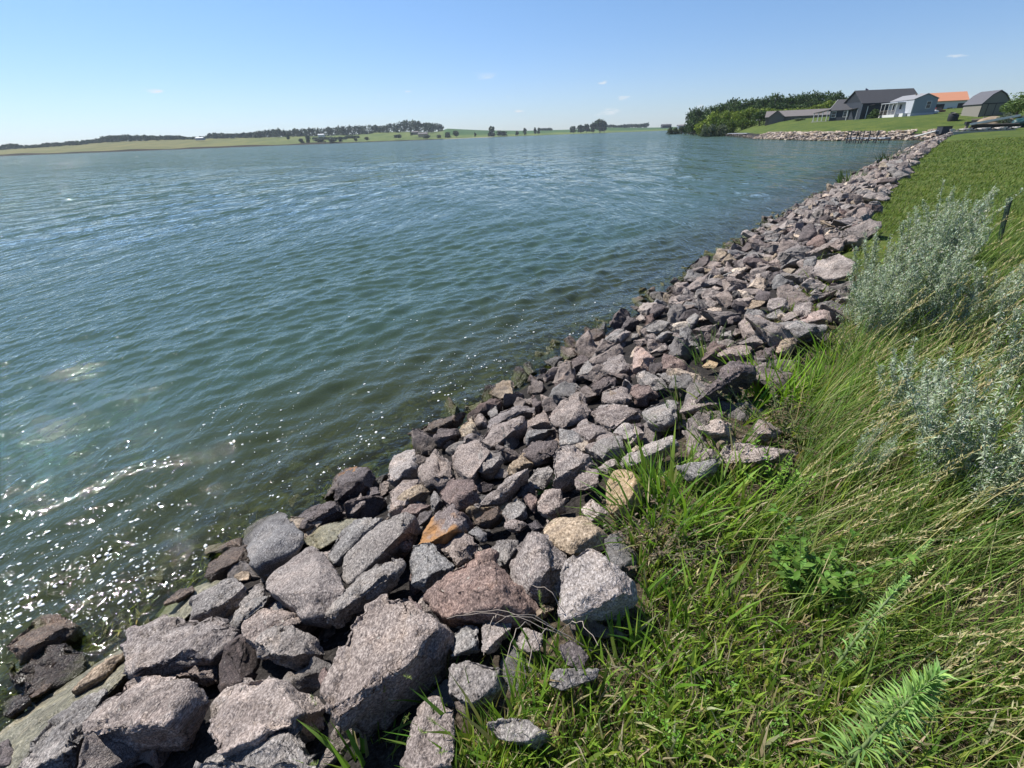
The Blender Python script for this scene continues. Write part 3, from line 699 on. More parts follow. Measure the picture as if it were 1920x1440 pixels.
# candidates over the whole armoured bank
seg = SHORE[1:16]; L = np.r_[0, np.cumsum(np.linalg.norm(np.diff(seg, axis=0), axis=1))]
cand = []; cell = {}
R = random.Random(99)
def place(l, s):
    x = np.interp(l, L, seg[:, 0]); y = np.interp(l, L, seg[:, 1]); k = min(max(np.searchsorted(L, l)-1, 0), len(seg)-2)
    d = seg[k+1]-seg[k]; d = d/np.linalg.norm(d); return x+d[1]*s, y-d[0]*s
def okpos(x, y, r):
    gx, gy = int(x//.6), int(y//.6)
    for a in (-1, 0, 1):
        for b in (-1, 0, 1):
            for (u, v, w) in cell.get((gx+a, gy+b), ()):
                if math.hypot(u-x, v-y) < (w+r)*.33: return False
    return True
for tries in range(26000):
    l = R.uniform(0, L[-1]) if tries % 3 else R.uniform(0, 26)
    s = R.uniform(-.18 if l > 16 else -.5, 3.1 if l > 16 else 3.4); x, y = place(l, s)
    if l <= 16 and bool(in_grass(np.array([x]), np.array([y]))[0]): continue
    if y < .4: continue
    r = R.choice((.2, .24, .27, .3, .33, .37, .42, .5))*R.uniform(.85, 1.15)*(.9+.012*min(l, 40))
    if s < .1: r *= .8
    if not okpos(x, y, r): continue
    cell.setdefault((int(x//.6), int(y//.6)), []).append((x, y, r)); cand.append((x, y, s, r))
inst = []
for (x, y, s, r) in cand:
    z = gz(x, y)+r*.20; px, py = proj((x, y, z))
    if px < -150 or px > 2000 or py > 1600: continue
    near = any(inpoly(px, py, O) for O in polys)
    depth = float((np.array((x, y, z))-EYE)@FW)
    if near: z -= .10+r*.08; 
    under = near or depth < 3.6
    if under and not near: z -= .05
    inst.append((r*FPX/depth, x, y, z, s, r, near, px, py))
for q_ in range(420):
    l = R.uniform(0, 34); s = -R.random()**1.3*1.7-.08; x, y = place(l, s); r = R.uniform(.16, .42)
    z = gz(x, y)+r*.12; depth = float((np.array((x, y, z))-EYE)@FW)
    if depth > .5: px, py = proj((x, y, z)); inst.append((0., x, y, z, -1., r, True, px, py))
inst.sort(key=lambda q: (q[6], -q[0]))
kinds = ['mauve']*12+['grey']*6+['dark']*2+['pale']*6+['red']+['tan']+['cream']
n_ind = 300-len(rock_objs); stuffV, stuffF, stuffR, stuffM = [], [], [], []; o_ = 0
mats_order = list(ROCKM); cnt = 0
for (spx, x, y, z, s, r, near, px, py) in inst:
    kind = R.choice(kinds) if s > .1 else R.choice(['wet', 'dark', 'wet', 'mauve'] if s > -.9 else ['slab', 'tan', 'slab', 'wet', 'yellow'])
    j = R.randrange(9); me = proto(kind, j)
    q = Matrix.Rotation(R.uniform(0, 6.28), 4, 'Z') @ Matrix.Rotation(R.uniform(-.45, .45), 4, 'X') @ Matrix.Rotation(R.uniform(-.45, .45), 4, 'Y')
    sc = (r*R.uniform(1.0, 1.35), r*R.uniform(.95, 1.25), r*R.uniform(.95, 1.35))
    if not near and cnt < n_ind:
        o = link('rock', me); o.location = (x, y, z); o.rotation_euler = q.to_euler(); o.scale = sc; cnt += 1
        rock_objs.append([o, px, py, spx, kind, '', r]); continue
    v = np.zeros(len(me.vertices)*3, np.float32); me.vertices.foreach_get('co', v); v = v.reshape(-1, 3)*sc
    v = v@np.array(q.to_3x3()).T+[x, y, z]
    f = np.zeros(len(me.loops), np.int32); me.loops.foreach_get('vertex_index', f); f = f.reshape(-1, 3)
    stuffV.append(v); stuffF.append(f+o_); o_ += len(v); stuffR.append(np.full(len(v), R.random())); stuffM.append(np.full(len(f), mats_order.index(kind)))
F = np.vstack(stuffF); me = np_mesh('riprap', np.vstack(stuffV), F, np.full(len(F), 3), extra={'rv': np.concatenate(stuffR)}, smooth=True)
for k in mats_order: me.materials.append(ROCKM[k])
me.polygons.foreach_set('material_index', np.concatenate(stuffM).astype(np.int32))
tag(link('riprap', me), 'smaller granite stones packed between and beyond the larger riprap rocks', 'riprap', kind='stuff')
print('ROCKS', len(rock_objs), 'stuff verts', o_, 'inst', len(inst))
# labels: every rock is described by its look and by the nearest distinctive rock
LM = [r for r in rock_objs if r[5]]
DIRS = ['right of', 'above and right of', 'above', 'above and left of', 'left of', 'below and left of', 'below', 'below and right of']
ORD = ['', 'second ', 'third ', 'fourth ', 'fifth ', 'sixth ']
for ro in LM: tag(ro[0], ro[5]+' on the rocky bank' if len(ro[5].split()) < 9 else ro[5], 'rock', kindgroup())
def sizew(sz): return 'large' if sz > .55 else 'medium' if sz > .33 else 'small'
buckets = {}
for ro in rock_objs:
    if ro[5]: continue
    best = min(LM, key=lambda l: math.hypot(l[1]-ro[1], l[2]-ro[2])-l[3]*.3)
    a = math.degrees(math.atan2(-(ro[2]-best[2]), ro[1]-best[1])) % 360; d = int(((a+22.5) % 360)//45)
    buckets.setdefault((best[5], d, ro[4], sizew(ro[6])), []).append((math.hypot(best[1]-ro[1], best[2]-ro[2]), ro))
for (lm, d, kd, sw), L_ in buckets.items():
    L_.sort(key=lambda q: q[0])
    for k, (dd, ro) in enumerate(L_):
        if k < 5: lab = f"{ORD[k]}{sw} {CWORD[kd]} rock {DIRS[d]} the {lm}"
        else: lab = f"{sw} {CWORD[kd]} rock far up the bank {DIRS[d]} the {lm}"
        tag(ro[0], ' '.join(lab.split()[:16]), 'rock', kindgroup())

# ------------------------------------------------------------------ grass and weeds
def blades(base, h, w, az, lean, curl, col, colt=None, nseg=3):
    """numpy ribbons: base (n,3), height, width, lean azimuth, lean (rad), curl (rad)"""
    n = len(base); rows = nseg+1; V = np.zeros((n, rows*2-1, 3)); C = np.zeros((n, rows*2-1, 3))
    d = np.stack([np.sin(az), np.cos(az)], 1); pos = base.copy(); side = RNG.random(n)*6.283
    sx = np.stack([np.cos(side), np.sin(side), np.zeros(n)], 1); seg = h/nseg
    colt = col if colt is None else colt
    for r in range(rows):
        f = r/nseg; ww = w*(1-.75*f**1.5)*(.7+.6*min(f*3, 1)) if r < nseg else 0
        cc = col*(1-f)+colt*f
        if r < nseg:
            V[:, 2*r] = pos-sx*ww[:, None]/2; V[:, 2*r+1] = pos+sx*ww[:, None]/2; C[:, 2*r] = cc; C[:, 2*r+1] = cc
        else: V[:, 2*r] = pos; C[:, 2*r] = cc
        a = lean+curl*(f+.5/nseg)
        pos = pos+np.stack([d[:, 0]*np.sin(a)*seg, d[:, 1]*np.sin(a)*seg, np.cos(a)*seg], 1)
    k = rows*2-1; b = (np.arange(n)*k)[:, None]; L = []; sz = []
    q = [[2*r, 2*r+1, 2*r+3, 2*r+2] for r in range(nseg-1)]
    for r in range(nseg-1): L.append(b+np.array(q[r])[None]); 
    quads = np.stack(L, 1).reshape(-1, 4); tri = b+np.array([2*nseg-2, 2*nseg-1, 2*nseg])[None]
    return V.reshape(-1, 3), quads, tri, C.reshape(-1, 3)
def blades_mesh(name, parts):
    Vs, Q, T, Cs, o = [], [], [], [], 0
    for V, q, t_, c in parts: Vs.append(V); Q.append(q+o); T.append(t_+o); Cs.append(c); o += len(V)
    Q = np.vstack(Q); T = np.vstack(T)
    return np_mesh(name, np.vstack(Vs), np.concatenate([Q.ravel(), T.ravel()]), np.concatenate([np.full(len(Q), 4), np.full(len(T), 3)]), cols=np.vstack(Cs), smooth=True)
def pal(n, cols, wts, jit=.18):
    c = np.array(cols)[RNG.choice(len(cols), n, p=np.array(wts)/sum(wts))]
    return c*(1+jit*RNG.normal(size=(n, 1)))*(1+.06*RNG.normal(size=(n, 3)))
def vnoise(x, y, f, seed=0):
    return (np.sin(x*f+seed)*np.sin(y*f*1.13+seed*2)+.6*np.sin(x*f*2.3+y*f*1.1+seed)+.4*np.sin(y*f*3.1-x*f*1.7+seed*3))/2
def grassy(x, y, s, off=0.):
    r = np.hypot(x, y); jx = x+.05*vnoise(x, y, 9, 2); jy = y+.05*vnoise(x, y, 11, 4)
    return np.where(r < 5.6, in_grass(jx, jy), s > edge(x, y)+off)
def edge(x, y):   # where the grass starts behind the stones, irregular
    return 2.72+.22*vnoise(x, y, 1.9, 3)+.10*vnoise(x, y, 6, 1)-.35*np.exp(-((x-.2)**2+(y-.9)**2)/.5)
def scatter(n, r0, r1, a0=-60, a1=88, pw=1.):
    """points round the viewer's feet, density falling with distance"""
    a = np.radians(RNG.uniform(a0, a1, n)); r = r0*(r1/r0)**(RNG.random(n)**pw)
    x = r*np.sin(a); y = r*np.cos(a); return x, y
WIND = RAD(95)
parts = []
# 1 short weedy grass with straw litter
x, y = scatter(105000, .35, 11); s = sdist(x, y); k = grassy(x, y, s) & (RNG.random(len(x)) < .62+.75*vnoise(x, y, 3.1, 5)+.3*vnoise(x, y, 9, 1)); x, y = x[k], y[k]; s = s[k]
n = len(x); B = np.stack([x, y, ground(x, y)-.01], 1)
h = RNG.uniform(.05, .20, n)*(1+.35*vnoise(x, y, 3, 2)); w = RNG.uniform(.0035, .0125, n)*(1+.08*np.hypot(x, y))
c = pal(n, [(.19, .29, .035), (.115, .20, .028), (.27, .36, .055), (.34, .28, .14), (.50, .43, .27)], [4.5, 4, 3.5, 2.2, 1.8])
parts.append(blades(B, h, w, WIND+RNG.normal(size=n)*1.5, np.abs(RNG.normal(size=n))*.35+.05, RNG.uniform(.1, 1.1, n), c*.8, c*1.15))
# litter: dead straw lying flat
x, y = scatter(42000, .35, 7); s = sdist(x, y); k = grassy(x, y, s, -.12); x, y = x[k], y[k]; n = len(x); B = np.stack([x, y, ground(x, y)+RNG.uniform(0, .03, n)], 1)
c = pal(n, [(.38, .31, .19), (.22, .17, .10), (.10, .075, .05), (.48, .42, .3)], [3, 3, 3, 1])
parts.append(blades(B, RNG.uniform(.05, .16, n), RNG.uniform(.0015, .004, n), RNG.uniform(0, 6.28, n), RNG.uniform(1.1, 1.5, n), RNG.uniform(-.3, .3, n), c))
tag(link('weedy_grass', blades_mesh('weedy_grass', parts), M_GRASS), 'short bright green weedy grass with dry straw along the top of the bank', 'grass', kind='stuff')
# 2 tall meadow grass leaning in the wind, with seed heads
parts = []
x, y = scatter(56000, .75, 12, 22, 92, .8); s = sdist(x, y)
k = in_grass(x, y) & (s > 3.5+.35*vnoise(x, y, 1.3, 7)) & (s < 5.7+.3*vnoise(x, y, 1.1, 2)) & (np.hypot(x, y) > .9) & (x > 1.05+.1*vnoise(x, y, 2, 2)) & (RNG.random(len(x)) < .18+.82*sm(1.5, 2.8, np.hypot(x, y))) & (RNG.random(len(x)) < .75+.5*vnoise(x, y, 2.7, 9)); x, y = x[k], y[k]; n = len(x)
B = np.stack([x, y, ground(x, y)-.01], 1); r = np.hypot(x, y); g = sm(.8, 2.5, r)
h = RNG.uniform(.18, .5, n)*(.55+.55*g)*(1+.3*vnoise(x, y, 1.7, 4)); w = RNG.uniform(.002, .0045, n)*(1+.10*r)
c = pal(n, [(.13, .22, .035), (.085, .15, .028), (.20, .29, .06), (.44, .38, .20), (.28, .30, .10)], [4, 4, 3, 1.3, 2])
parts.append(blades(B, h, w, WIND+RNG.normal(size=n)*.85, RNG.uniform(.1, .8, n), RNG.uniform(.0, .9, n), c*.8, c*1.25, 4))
def seedstalks(n, x, y, hh):
    B = np.stack([x, y, ground(x, y)], 1); az = WIND+RNG.normal(size=n)*.35; ln = RNG.uniform(.35, .75, n); cu = RNG.uniform(.15, .7, n)
    r = np.hypot(x, y); c = pal(n, [(.40, .36, .15), (.46, .40, .22), (.28, .31, .10)], [2, 2, 2])
    out = [blades(B, hh, .0022*(1+.12*r), az, ln, cu, c, c, 5)]
    # spikelets: short chaffy blades round the last third of the stalk
    m_ = 26; f = np.tile(np.linspace(.72, 1., m_), n); i = np.repeat(np.arange(n), m_)
    d = np.stack([np.sin(az), np.cos(az)], 1); pos = B[i].copy(); S_ = 5
    for q in range(S_):
        a = ln+cu*(q/S_+.5/S_); tt = np.clip(f*S_-q, 0, 1)*hh[i]/S_
        pos += np.stack([d[i, 0]*np.sin(a[i])*tt, d[i, 1]*np.sin(a[i])*tt, np.cos(a[i])*tt], 1)
    cc = pal(n*m_, [(.60, .51, .28), (.50, .44, .22), (.70, .61, .38)], [2, 2, 1], .1)
    out.append(blades(pos, RNG.uniform(.010, .022, n*m_)*(1+.05*r[i]), .0035*(1+.10*r[i]), az[i]+RNG.normal(size=n*m_)*.9, (ln+cu)[i]*.8+RNG.normal(size=n*m_)*.4, np.zeros(n*m_), cc))
    return out
x, y = scatter(2600, 1.0, 11, 28, 92, .8); s = sdist(x, y); k = (s > 3.5) & (s < 5.6) & (x > 1.15); x, y = x[k][:620], y[k][:620]
parts += seedstalks(len(x), x, y, RNG.uniform(.45, .85, len(x))*(.6+.45*sm(1, 3, np.hypot(x, y))))
tag(link('tall_grass', blades_mesh('tall_grass', parts), M_GRASS), 'tall seeding meadow grass blown to the right above the rocks', 'tall grass', kind='stuff')
# 3 lawn
x, y = scatter(150000, 5.5, 62, 20, 60, 1.); s = sdist(x, y); k = (s > edge(x, y)+.2) & ((s > 5.3+.4*vnoise(x, y, 1, 2)) | (np.hypot(x, y) > 11)) & (.6*y+.4*x < 74); x, y = x[k], y[k]; n = len(x)
B = np.stack([x, y, ground(x, y)-.01], 1); r = np.hypot(x, y)
pt = .5+.5*vnoise(x, y, .25, 1); c = pal(n, [(.12, .175, .03), (.165, .22, .04), (.085, .135, .025), (.25, .25, .09)], [4, 3, 3, 1])*(.88+.2*pt[:, None])
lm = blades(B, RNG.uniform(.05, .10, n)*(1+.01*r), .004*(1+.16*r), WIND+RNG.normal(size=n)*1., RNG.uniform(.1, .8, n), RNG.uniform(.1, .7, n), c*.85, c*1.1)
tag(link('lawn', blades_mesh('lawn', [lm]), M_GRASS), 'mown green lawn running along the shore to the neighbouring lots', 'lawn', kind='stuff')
# 4 grass tufts rooted between the stones: each one a plant of its own
def tuft(px, py, n, h, label, col=((.13, .25, .03), (.18, .30, .05)), heads=0, spread=.07, w=.006, name='grass_tuft', cat='grass tuft', lean=(0.1, .7), z=None, group=None):
    p = hit(px, py, .03) if z is None else at(px, py, z)
    ang = RNG.uniform(0, 6.28, n); rr = spread*np.sqrt(RNG.random(n)); B = np.stack([rr*np.cos(ang), rr*np.sin(ang), np.full(n, -.14)], 1)
    c = pal(n, [*col, (.30, .28, .12)], [5, 4, .7])
    az = ang*0+np.arctan2(B[:, 0], B[:, 1])+RNG.normal(size=n)*.6
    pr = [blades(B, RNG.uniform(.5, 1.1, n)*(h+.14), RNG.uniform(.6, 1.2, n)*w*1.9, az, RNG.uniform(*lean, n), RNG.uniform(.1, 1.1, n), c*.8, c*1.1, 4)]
    if heads:
        B2 = B[:heads]; azh = az[:heads]; c2 = pal(heads, [(.2, .28, .07)], [1]); hh = RNG.uniform(.9, 1.2, heads)*(h+.14)
        pr.append(blades(B2, hh, np.full(heads, .0022), azh, np.full(heads, .15), np.full(heads, .3), c2, c2, 4))
        tip = B2+np.stack([np.sin(azh)*np.sin(.3)*hh, np.cos(azh)*np.sin(.3)*hh, hh*.94], 1)
        m_ = 40; i = np.repeat(np.arange(heads), m_); q = RNG.random(heads*m_)[:, None]
        pos = tip[i]+q*np.stack([np.sin(azh), np.cos(azh), np.full(heads, 1.6)], 1)[i]*.022
        cc = pal(len(i), [(.26, .36, .10), (.38, .42, .18)], [1, 1])
        pr.append(blades(pos, np.full(len(i), .013), np.full(len(i), .0016), RNG.uniform(0, 6.28, len(i)), RNG.uniform(.2, 1.2, len(i)), np.zeros(len(i)), cc))
    o = link(name, blades_mesh(name, pr), M_GRASS); o.location = p; return tag(o, label, cat, group)
TG = 'grass tufts growing between the rocks'
TUFT2 = [(1260, 930, 90, .34, 'broad-bladed green grass tuft right of the tuft behind the yellow boulder'), (1330, 960, 90, .30, 'wide green grass clump in the weeds below the half buried pale slabs'), (1400, 930, 80, .28, 'light green grass clump below the middle of the long flat slab'), (1160, 1290, 90, .24, 'broad-bladed grass clump below the large pale speckled boulder to its right'), (1300, 1180, 80, .22, 'yellow-green grass clump on the open slope right of the large pale boulder'), (1000, 1400, 90, .2, 'bright grass clump near the bottom edge left of the fine chamomile-like weeds'), (1520, 740, 120, .36, 'bright grass clump right of the large yellow-green one by the triangular slab'), (1580, 690, 110, .34, 'long green grass clump at the foot of the sagebrush thicket'), (1380, 770, 60, .3, 'green grass tuft just below the tall triangular slab')]
tuft(830, 1290, 26, .20, 'small green grass tuft rooted at the lower right edge of the largest foreground boulder', group=TG, heads=1, spread=.03)
tuft(690, 1440, 60, .20, 'bright green foxtail grass tuft at the bottom edge in front of the largest boulder', group=TG, heads=5, spread=.09, w=.009)
tuft(900, 1410, 60, .20, 'grass tuft at the bottom edge right of the upright half hidden rock', group=TG, heads=3, spread=.11, w=.007)
tuft(1050, 1270, 60, .18, 'grass tuft just below the large pale speckled boulder', group=TG, heads=2, spread=.10)
tuft(1190, 1120, 40, .20, 'grass tuft leaning over the lower right corner of the large pale speckled boulder', group=TG, spread=.06, w=.007)
tuft(1230, 975, 130, .36, 'dense grass tuft right of the yellow boulder', group=TG, heads=4, spread=.16, w=.007)
tuft(1210, 890, 60, .26, 'bright green grass tuft behind the yellow boulder', group=TG, spread=.10, w=.008, col=((.17, .32, .04), (.22, .36, .06)))
tuft(1090, 1010, 14, .26, 'few thin grass blades in front of the round tan boulder', group=TG, spread=.04, lean=(0, .3))
tuft(1290, 800, 60, .24, 'grass tuft left of the half buried pale slabs', group=TG, spread=.12, w=.007)
tuft(1370, 845, 60, .28, 'grass tuft above the long flat slab poking out of the weeds', group=TG, spread=.10, w=.008)
tuft(1450, 730, 170, .34, 'large bright yellow-green grass clump beside the tall triangular slab', group=TG, spread=.2, w=.009, col=((.20, .36, .03), (.26, .42, .06)))
tuft(1330, 670, 80, .34, 'wispy grass tuft behind the pale yellow stone', group=TG, spread=.12, w=.006, col=((.15, .21, .08), (.10, .17, .05)), heads=4, lean=(0, .4))
tuft(1285, 745, 50, .22, 'dark feathery weed tuft left of the tall triangular slab', group=TG, spread=.08, w=.008, col=((.10, .15, .07), (.08, .12, .05)), lean=(0, .5))
for q_ in TUFT2: tuft(*q_, group=TG, spread=.17, w=.0085, col=((.19, .32, .04), (.24, .36, .055)))
tuft(1590, 345, 90, .75, 'lone reed tuft rising at the waterline halfway up the bank', group='reeds at the waterline', name='reed_tuft', cat='reeds', spread=.5, w=.03, col=((.09, .15, .06), (.12, .18, .08)), lean=(0, .35))
tuft(1672, 303, 80, .8, 'dense dark reed clump at the waterline near the far corner of the bank', group='reeds at the waterline', name='reed_tuft', cat='reeds', spread=.9, w=.03, col=((.05, .09, .035), (.08, .12, .05)), lean=(0, .35))
tuft(1695, 292, 50, .6, 'smaller reed clump beside the dense dark reeds', group='reeds at the waterline', name='reed_tuft', cat='reeds', spread=.6, w=.03, col=((.07, .11, .045), (.08, .12, .05)), lean=(0, .35))
# 5 leafy plants: leaves as folded lance shapes on real stems
def leaves_np(pos, dirs, ln, wd, col, droop=.3):
    """pos (n,3), dirs (n,3) unit; each leaf = 2x2 quads folded along the midrib"""
    n = len(pos); up = np.array([0, 0, 1.]); sd_ = np.cross(dirs, up); sd_ /= np.linalg.norm(sd_, axis=1)[:, None]+1e-6; nn = np.cross(sd_, dirs)
    ln = np.broadcast_to(ln, (n,))[:, None]; wd = np.broadcast_to(wd, (n,))[:, None]
    P0 = pos; P1 = pos+dirs*ln*.45; P2 = pos+dirs*ln-up*ln*droop
    V = np.stack([P0, P1-sd_*wd/2+nn*wd*.2, P1, P1+sd_*wd/2+nn*wd*.2, P2], 1)
    b = (np.arange(n)*5)[:, None]; T = np.concatenate([b+np.array(q)[None] for q in ((0, 1, 2), (0, 2, 3), (1, 4, 2), (2, 4, 3))])
    return V.reshape(-1, 3), T, np.repeat(col, 5, 0)
def leaf_mesh(name, L):
    Vs, Ts, Cs, o = [], [], [], 0
    for V, T, c in L: Vs.append(V); Ts.append(T+o); Cs.append(c); o += len(V)
    T = np.vstack(Ts); return np_mesh(name, np.vstack(Vs), T.ravel(), np.full(len(T), 3), cols=np.vstack(Cs))
def unit(v): return v/(np.linalg.norm(v, axis=-1, keepdims=True)+1e-9)
def stem_path(h, lean, az, curl, n=14):
    p = [np.zeros(3)]; 
    for i in range(n-1):
        a = lean+curl*i/n; p.append(p[-1]+h/(n-1)*np.array([math.sin(az)*math.sin(a), math.cos(az)*math.sin(a), math.cos(a)]))
    return np.array(p)
def tubes_obj(name, L, mat, parent, col=None):
    V, F = join_vf(L); me = np_mesh(name, V, F.ravel(), np.full(len(F), 4), smooth=True)
    return link(name, me, mat, parent)
def lerp_path(p, f):
    q = f*(len(p)-1); i = np.clip(q.astype(int), 0, len(p)-2); r = (q-i)[:, None]; return p[i]*(1-r)+p[i+1]*r
M_SAGESTEM = simple('sage_stem', (.30, .32, .24), .8, .2, 30)
def sage_mesh(seed, ht=1.):
    R = random.Random(seed); stems, L = [], []
    for k in range(14):
        az = R.uniform(0, 6.28); p = stem_path(ht*R.uniform(.7, 1.05), R.uniform(.0, .36), az, R.uniform(-.1, .3))
        p[:, 0] += np.linspace(0, .14, len(p))+.13*math.cos(az*3); p[:, 1] += .13*math.sin(az*3)
        stems.append(tube_np(p, np.linspace(.005, .0018, len(p)), 5))
        n = 44; f = np.sort(RNG.uniform(.08, 1., n)); bp = lerp_path(p, f)
        for j in range(n):      # side sprigs
            a = RNG.uniform(0, 6.28); ln = .13*(1.12-f[j])*R.uniform(.6, 1.2)+.02; d = unit(np.array([math.cos(a), math.sin(a), 1.1+f[j]]))
            m_ = int(5+11*(1.1-f[j])); u = RNG.random(m_)[:, None]; pos = bp[j]+d*ln*u+RNG.normal(size=(m_, 3))*.006
            dd = unit(d[None]*.8+RNG.normal(size=(m_, 3))*.75)
            c = pal(m_, [(.40, .46, .35), (.28, .35, .22), (.56, .60, .50), (.15, .22, .09)], [4, 4, 2, 3 if f[j] < .6 else .6], .12)
            L.append(leaves_np(pos, dd, RNG.uniform(.02, .05, m_), RNG.uniform(.007, .014, m_), c, .15))
    return stems, L
def sage(px, py, z, sc, label, proto=[], rot=0):
    p = at(px, py, z) if z is not None else hit(px, py)
    p[2] = gz(p[0], p[1])
    R = len(proto)
    if R < 3:
        st, L = sage_mesh(R+3); V, F = join_vf(st); sme = np_mesh('stem', V, F.ravel(), np.full(len(F), 4), smooth=True); sme.materials.append(M_SAGESTEM)
        lme = leaf_mesh('foliage', L); lme.materials.append(M_SAGE); proto.append((sme, lme))
    sme, lme = proto[int(px*7+py) % len(proto)] if R >= 3 else proto[-1]
    e = empty('sagebrush', p, rot); e.scale = (sc, sc, sc)
    link('stem', sme, None, e); link('foliage', lme, None, e)
    tag(e, label, 'sagebrush', 'silvery sagebrush plants on the bank')
SG = [(1600, 590, .70, 'leftmost silvery sagebrush at the edge of the stones'), (1650, 545, .85, 'bushy sagebrush just right of the leftmost one'), (1640, 620, .7, 'low sagebrush in front of the bushy ones beside the striped slab'),
 (1690, 520, .95, 'dense sagebrush in the middle of the silvery thicket'), (1725, 560, .95, 'sagebrush with a green lower half in the front of the thicket'), (1740, 480, .9, 'sagebrush at the back of the thicket with the leftmost of its three tall plumes'),
 (1752, 520, 1.1, 'tall sagebrush with a pointed pale plume left of the dark stake'), (1772, 470, 1.05, 'tallest sagebrush with a plume reaching nearly above the dark stake'), (1690, 610, .8, 'sagebrush mixed with grass below the thicket'),
 (1770, 620, .8, 'sagebrush among leaning grass stalks right of the thicket'), (1850, 600, .7, 'small sagebrush right below the dark stake'), (1900, 720, .75, 'sagebrush with a drooping silvery tip near the right edge'),
 (1710, 790, .62, 'small silvery sagebrush in the weeds right of the long flat slab'), (1780, 880, .75, 'bright silvery sagebrush sprig in the middle of the leaning grass'), (1860, 930, .62, 'silvery sagebrush low at the right edge among dark grass'), (1620, 860, .35, 'small pale sagebrush shoot beside the long flat slab')]
for i, (a, b_, s_, lb) in enumerate(SG): sage(a, b_, 1.35, s_, lb, rot=i*1.7)
# tall hairy weeds with narrow leaves all round the stem
def spire(basepx, tippx, hgt, label, n=320, leaf=.115):
    p = hit(*basepx); d = ray(*tippx); 
    tt = min(np.linspace(.2, 6, 900), key=lambda q: abs((EYE+d*q)[2]-(p[2]+hgt))); tip = EYE+d*tt-p
    e = empty('leafy_weed', p); f = np.linspace(0, 1, 16)[:, None]; path = tip*f+np.array([0, 0, 1])*hgt*.18*(f*(1-f))*2
    path[:, :2] *= (f**1.25)/np.maximum(f, .01)
    tubes_obj('stem', [tube_np(path, np.linspace(.006, .003, 16), 6)], M_STEM, e)
    f = RNG.random(n)**.62; bp = lerp_path(path, f); T = unit(tip)
    a = np.arange(n)*2.4; u = unit(np.cross(T, [0, 0, 1.])); v = np.cross(T, u)
    out = u[None]*np.cos(a)[:, None]+v[None]*np.sin(a)[:, None]; up_ = (.5+1.6*sm(.6, 1, f))[:, None]
    dd = unit(out+T[None]*up_+RNG.normal(size=(n, 3))*.22)
    c = pal(n, [(.22, .36, .10), (.30, .45, .13), (.18, .30, .09)], [2, 2, 2], .08)*(.85+.35*f[:, None])
    me = leaf_mesh('foliage', [leaves_np(bp, dd, leaf*(1.1-.5*f)*RNG.uniform(.8, 1.15, n), .0078*(1.15-.3*f), c, .38)])
    link('foliage', me, M_LEAF, e); tag(e, label, 'weed')
spire((1560, 1470), (1755, 1268), .42, 'large bright green spiky weed arching right at the bottom edge')
spire((1555, 1270), (1700, 1085), .36, 'slender narrow-leaved weed behind the large spiky one', 220, .055)
spire((1655, 1120), (1745, 1015), .25, 'short pale green narrow-leaved weed beside the dark shaded grass', 160, .04)
# broad-leaved weeds
def broad(px, py, n, sp, ht, lf, label, cols=((.10, .2, .03), (.15, .28, .05)), name='broadleaf_weed'):
    p = hit(px, py); e = empty(name, p); st, L = [], []
    for k in range(n):
        a = RNG.uniform(0, 6.28); q = stem_path(ht*RNG.uniform(.6, 1.1), RNG.uniform(0, .5), a, .3, 8); q[:, :2] += RNG.normal(size=2)*sp*np.linspace(0, 1, 8)[:, None]**.5
        st.append(tube_np(q, np.linspace(.003, .0012, 8), 4)); m_ = 16; f = RNG.random(m_)*.9+.1; bp = lerp_path(q, f); aa = RNG.uniform(0, 6.28, m_)
        dd = unit(np.stack([np.cos(aa), np.sin(aa), RNG.uniform(-.1, .9, m_)], 1)); c = pal(m_, cols, [1, 1], .12)
        L.append(leaves_np(bp, dd, lf*RNG.uniform(.6, 1.1, m_), lf*.42, c, .15))
    tubes_obj('stem', st, M_STEM, e); link('foliage', leaf_mesh('foliage', L), M_LEAF, e); tag(e, label, 'weed')
broad(1500, 1110, 22, .10, .26, .06, 'leafy green weed with broad pointed leaves right of the large pale boulder')
broad(1460, 925, 14, .09, .22, .035, 'feathery bright green weed right below the long flat slab', ((.14, .28, .03), (.20, .36, .05)))
broad(1040, 915, 9, .05, .10, .035, 'small round-leaved weed between the stones above the round tan boulder', ((.12, .25, .03), (.16, .3, .05)))
broad(1290, 1420, 20, .14, .10, .025, 'fine bright green chamomile-like weed patch at the bottom edge', ((.14, .30, .03), (.18, .36, .05)))
broad(1400, 1425, 16, .12, .10, .025, 'fine green weed patch at the bottom edge right of the brighter one', ((.12, .24, .03), (.16, .30, .05)))
broad(1620, 690, 50, .3, .34, .03, 'brownish green scraggly weed below the sagebrush thicket', ((.14, .16, .06), (.22, .18, .09)))
broad(1470, 810, 60, .3, .30, .032, 'dry brown weed patch above the long flat slab', ((.16, .12, .07), (.12, .13, .05)), 'dry_weed')
broad(1225, 1040, 40, .14, .17, .025, 'dry dark brown dead weeds behind the large pale boulder', ((.12, .09, .06), (.2, .16, .1)), 'dry_weed')
broad(1680, 1000, 14, .14, .28, .03, 'dull green sprawling weed in the middle of the leaning grass', ((.10, .16, .05), (.15, .20, .07)))
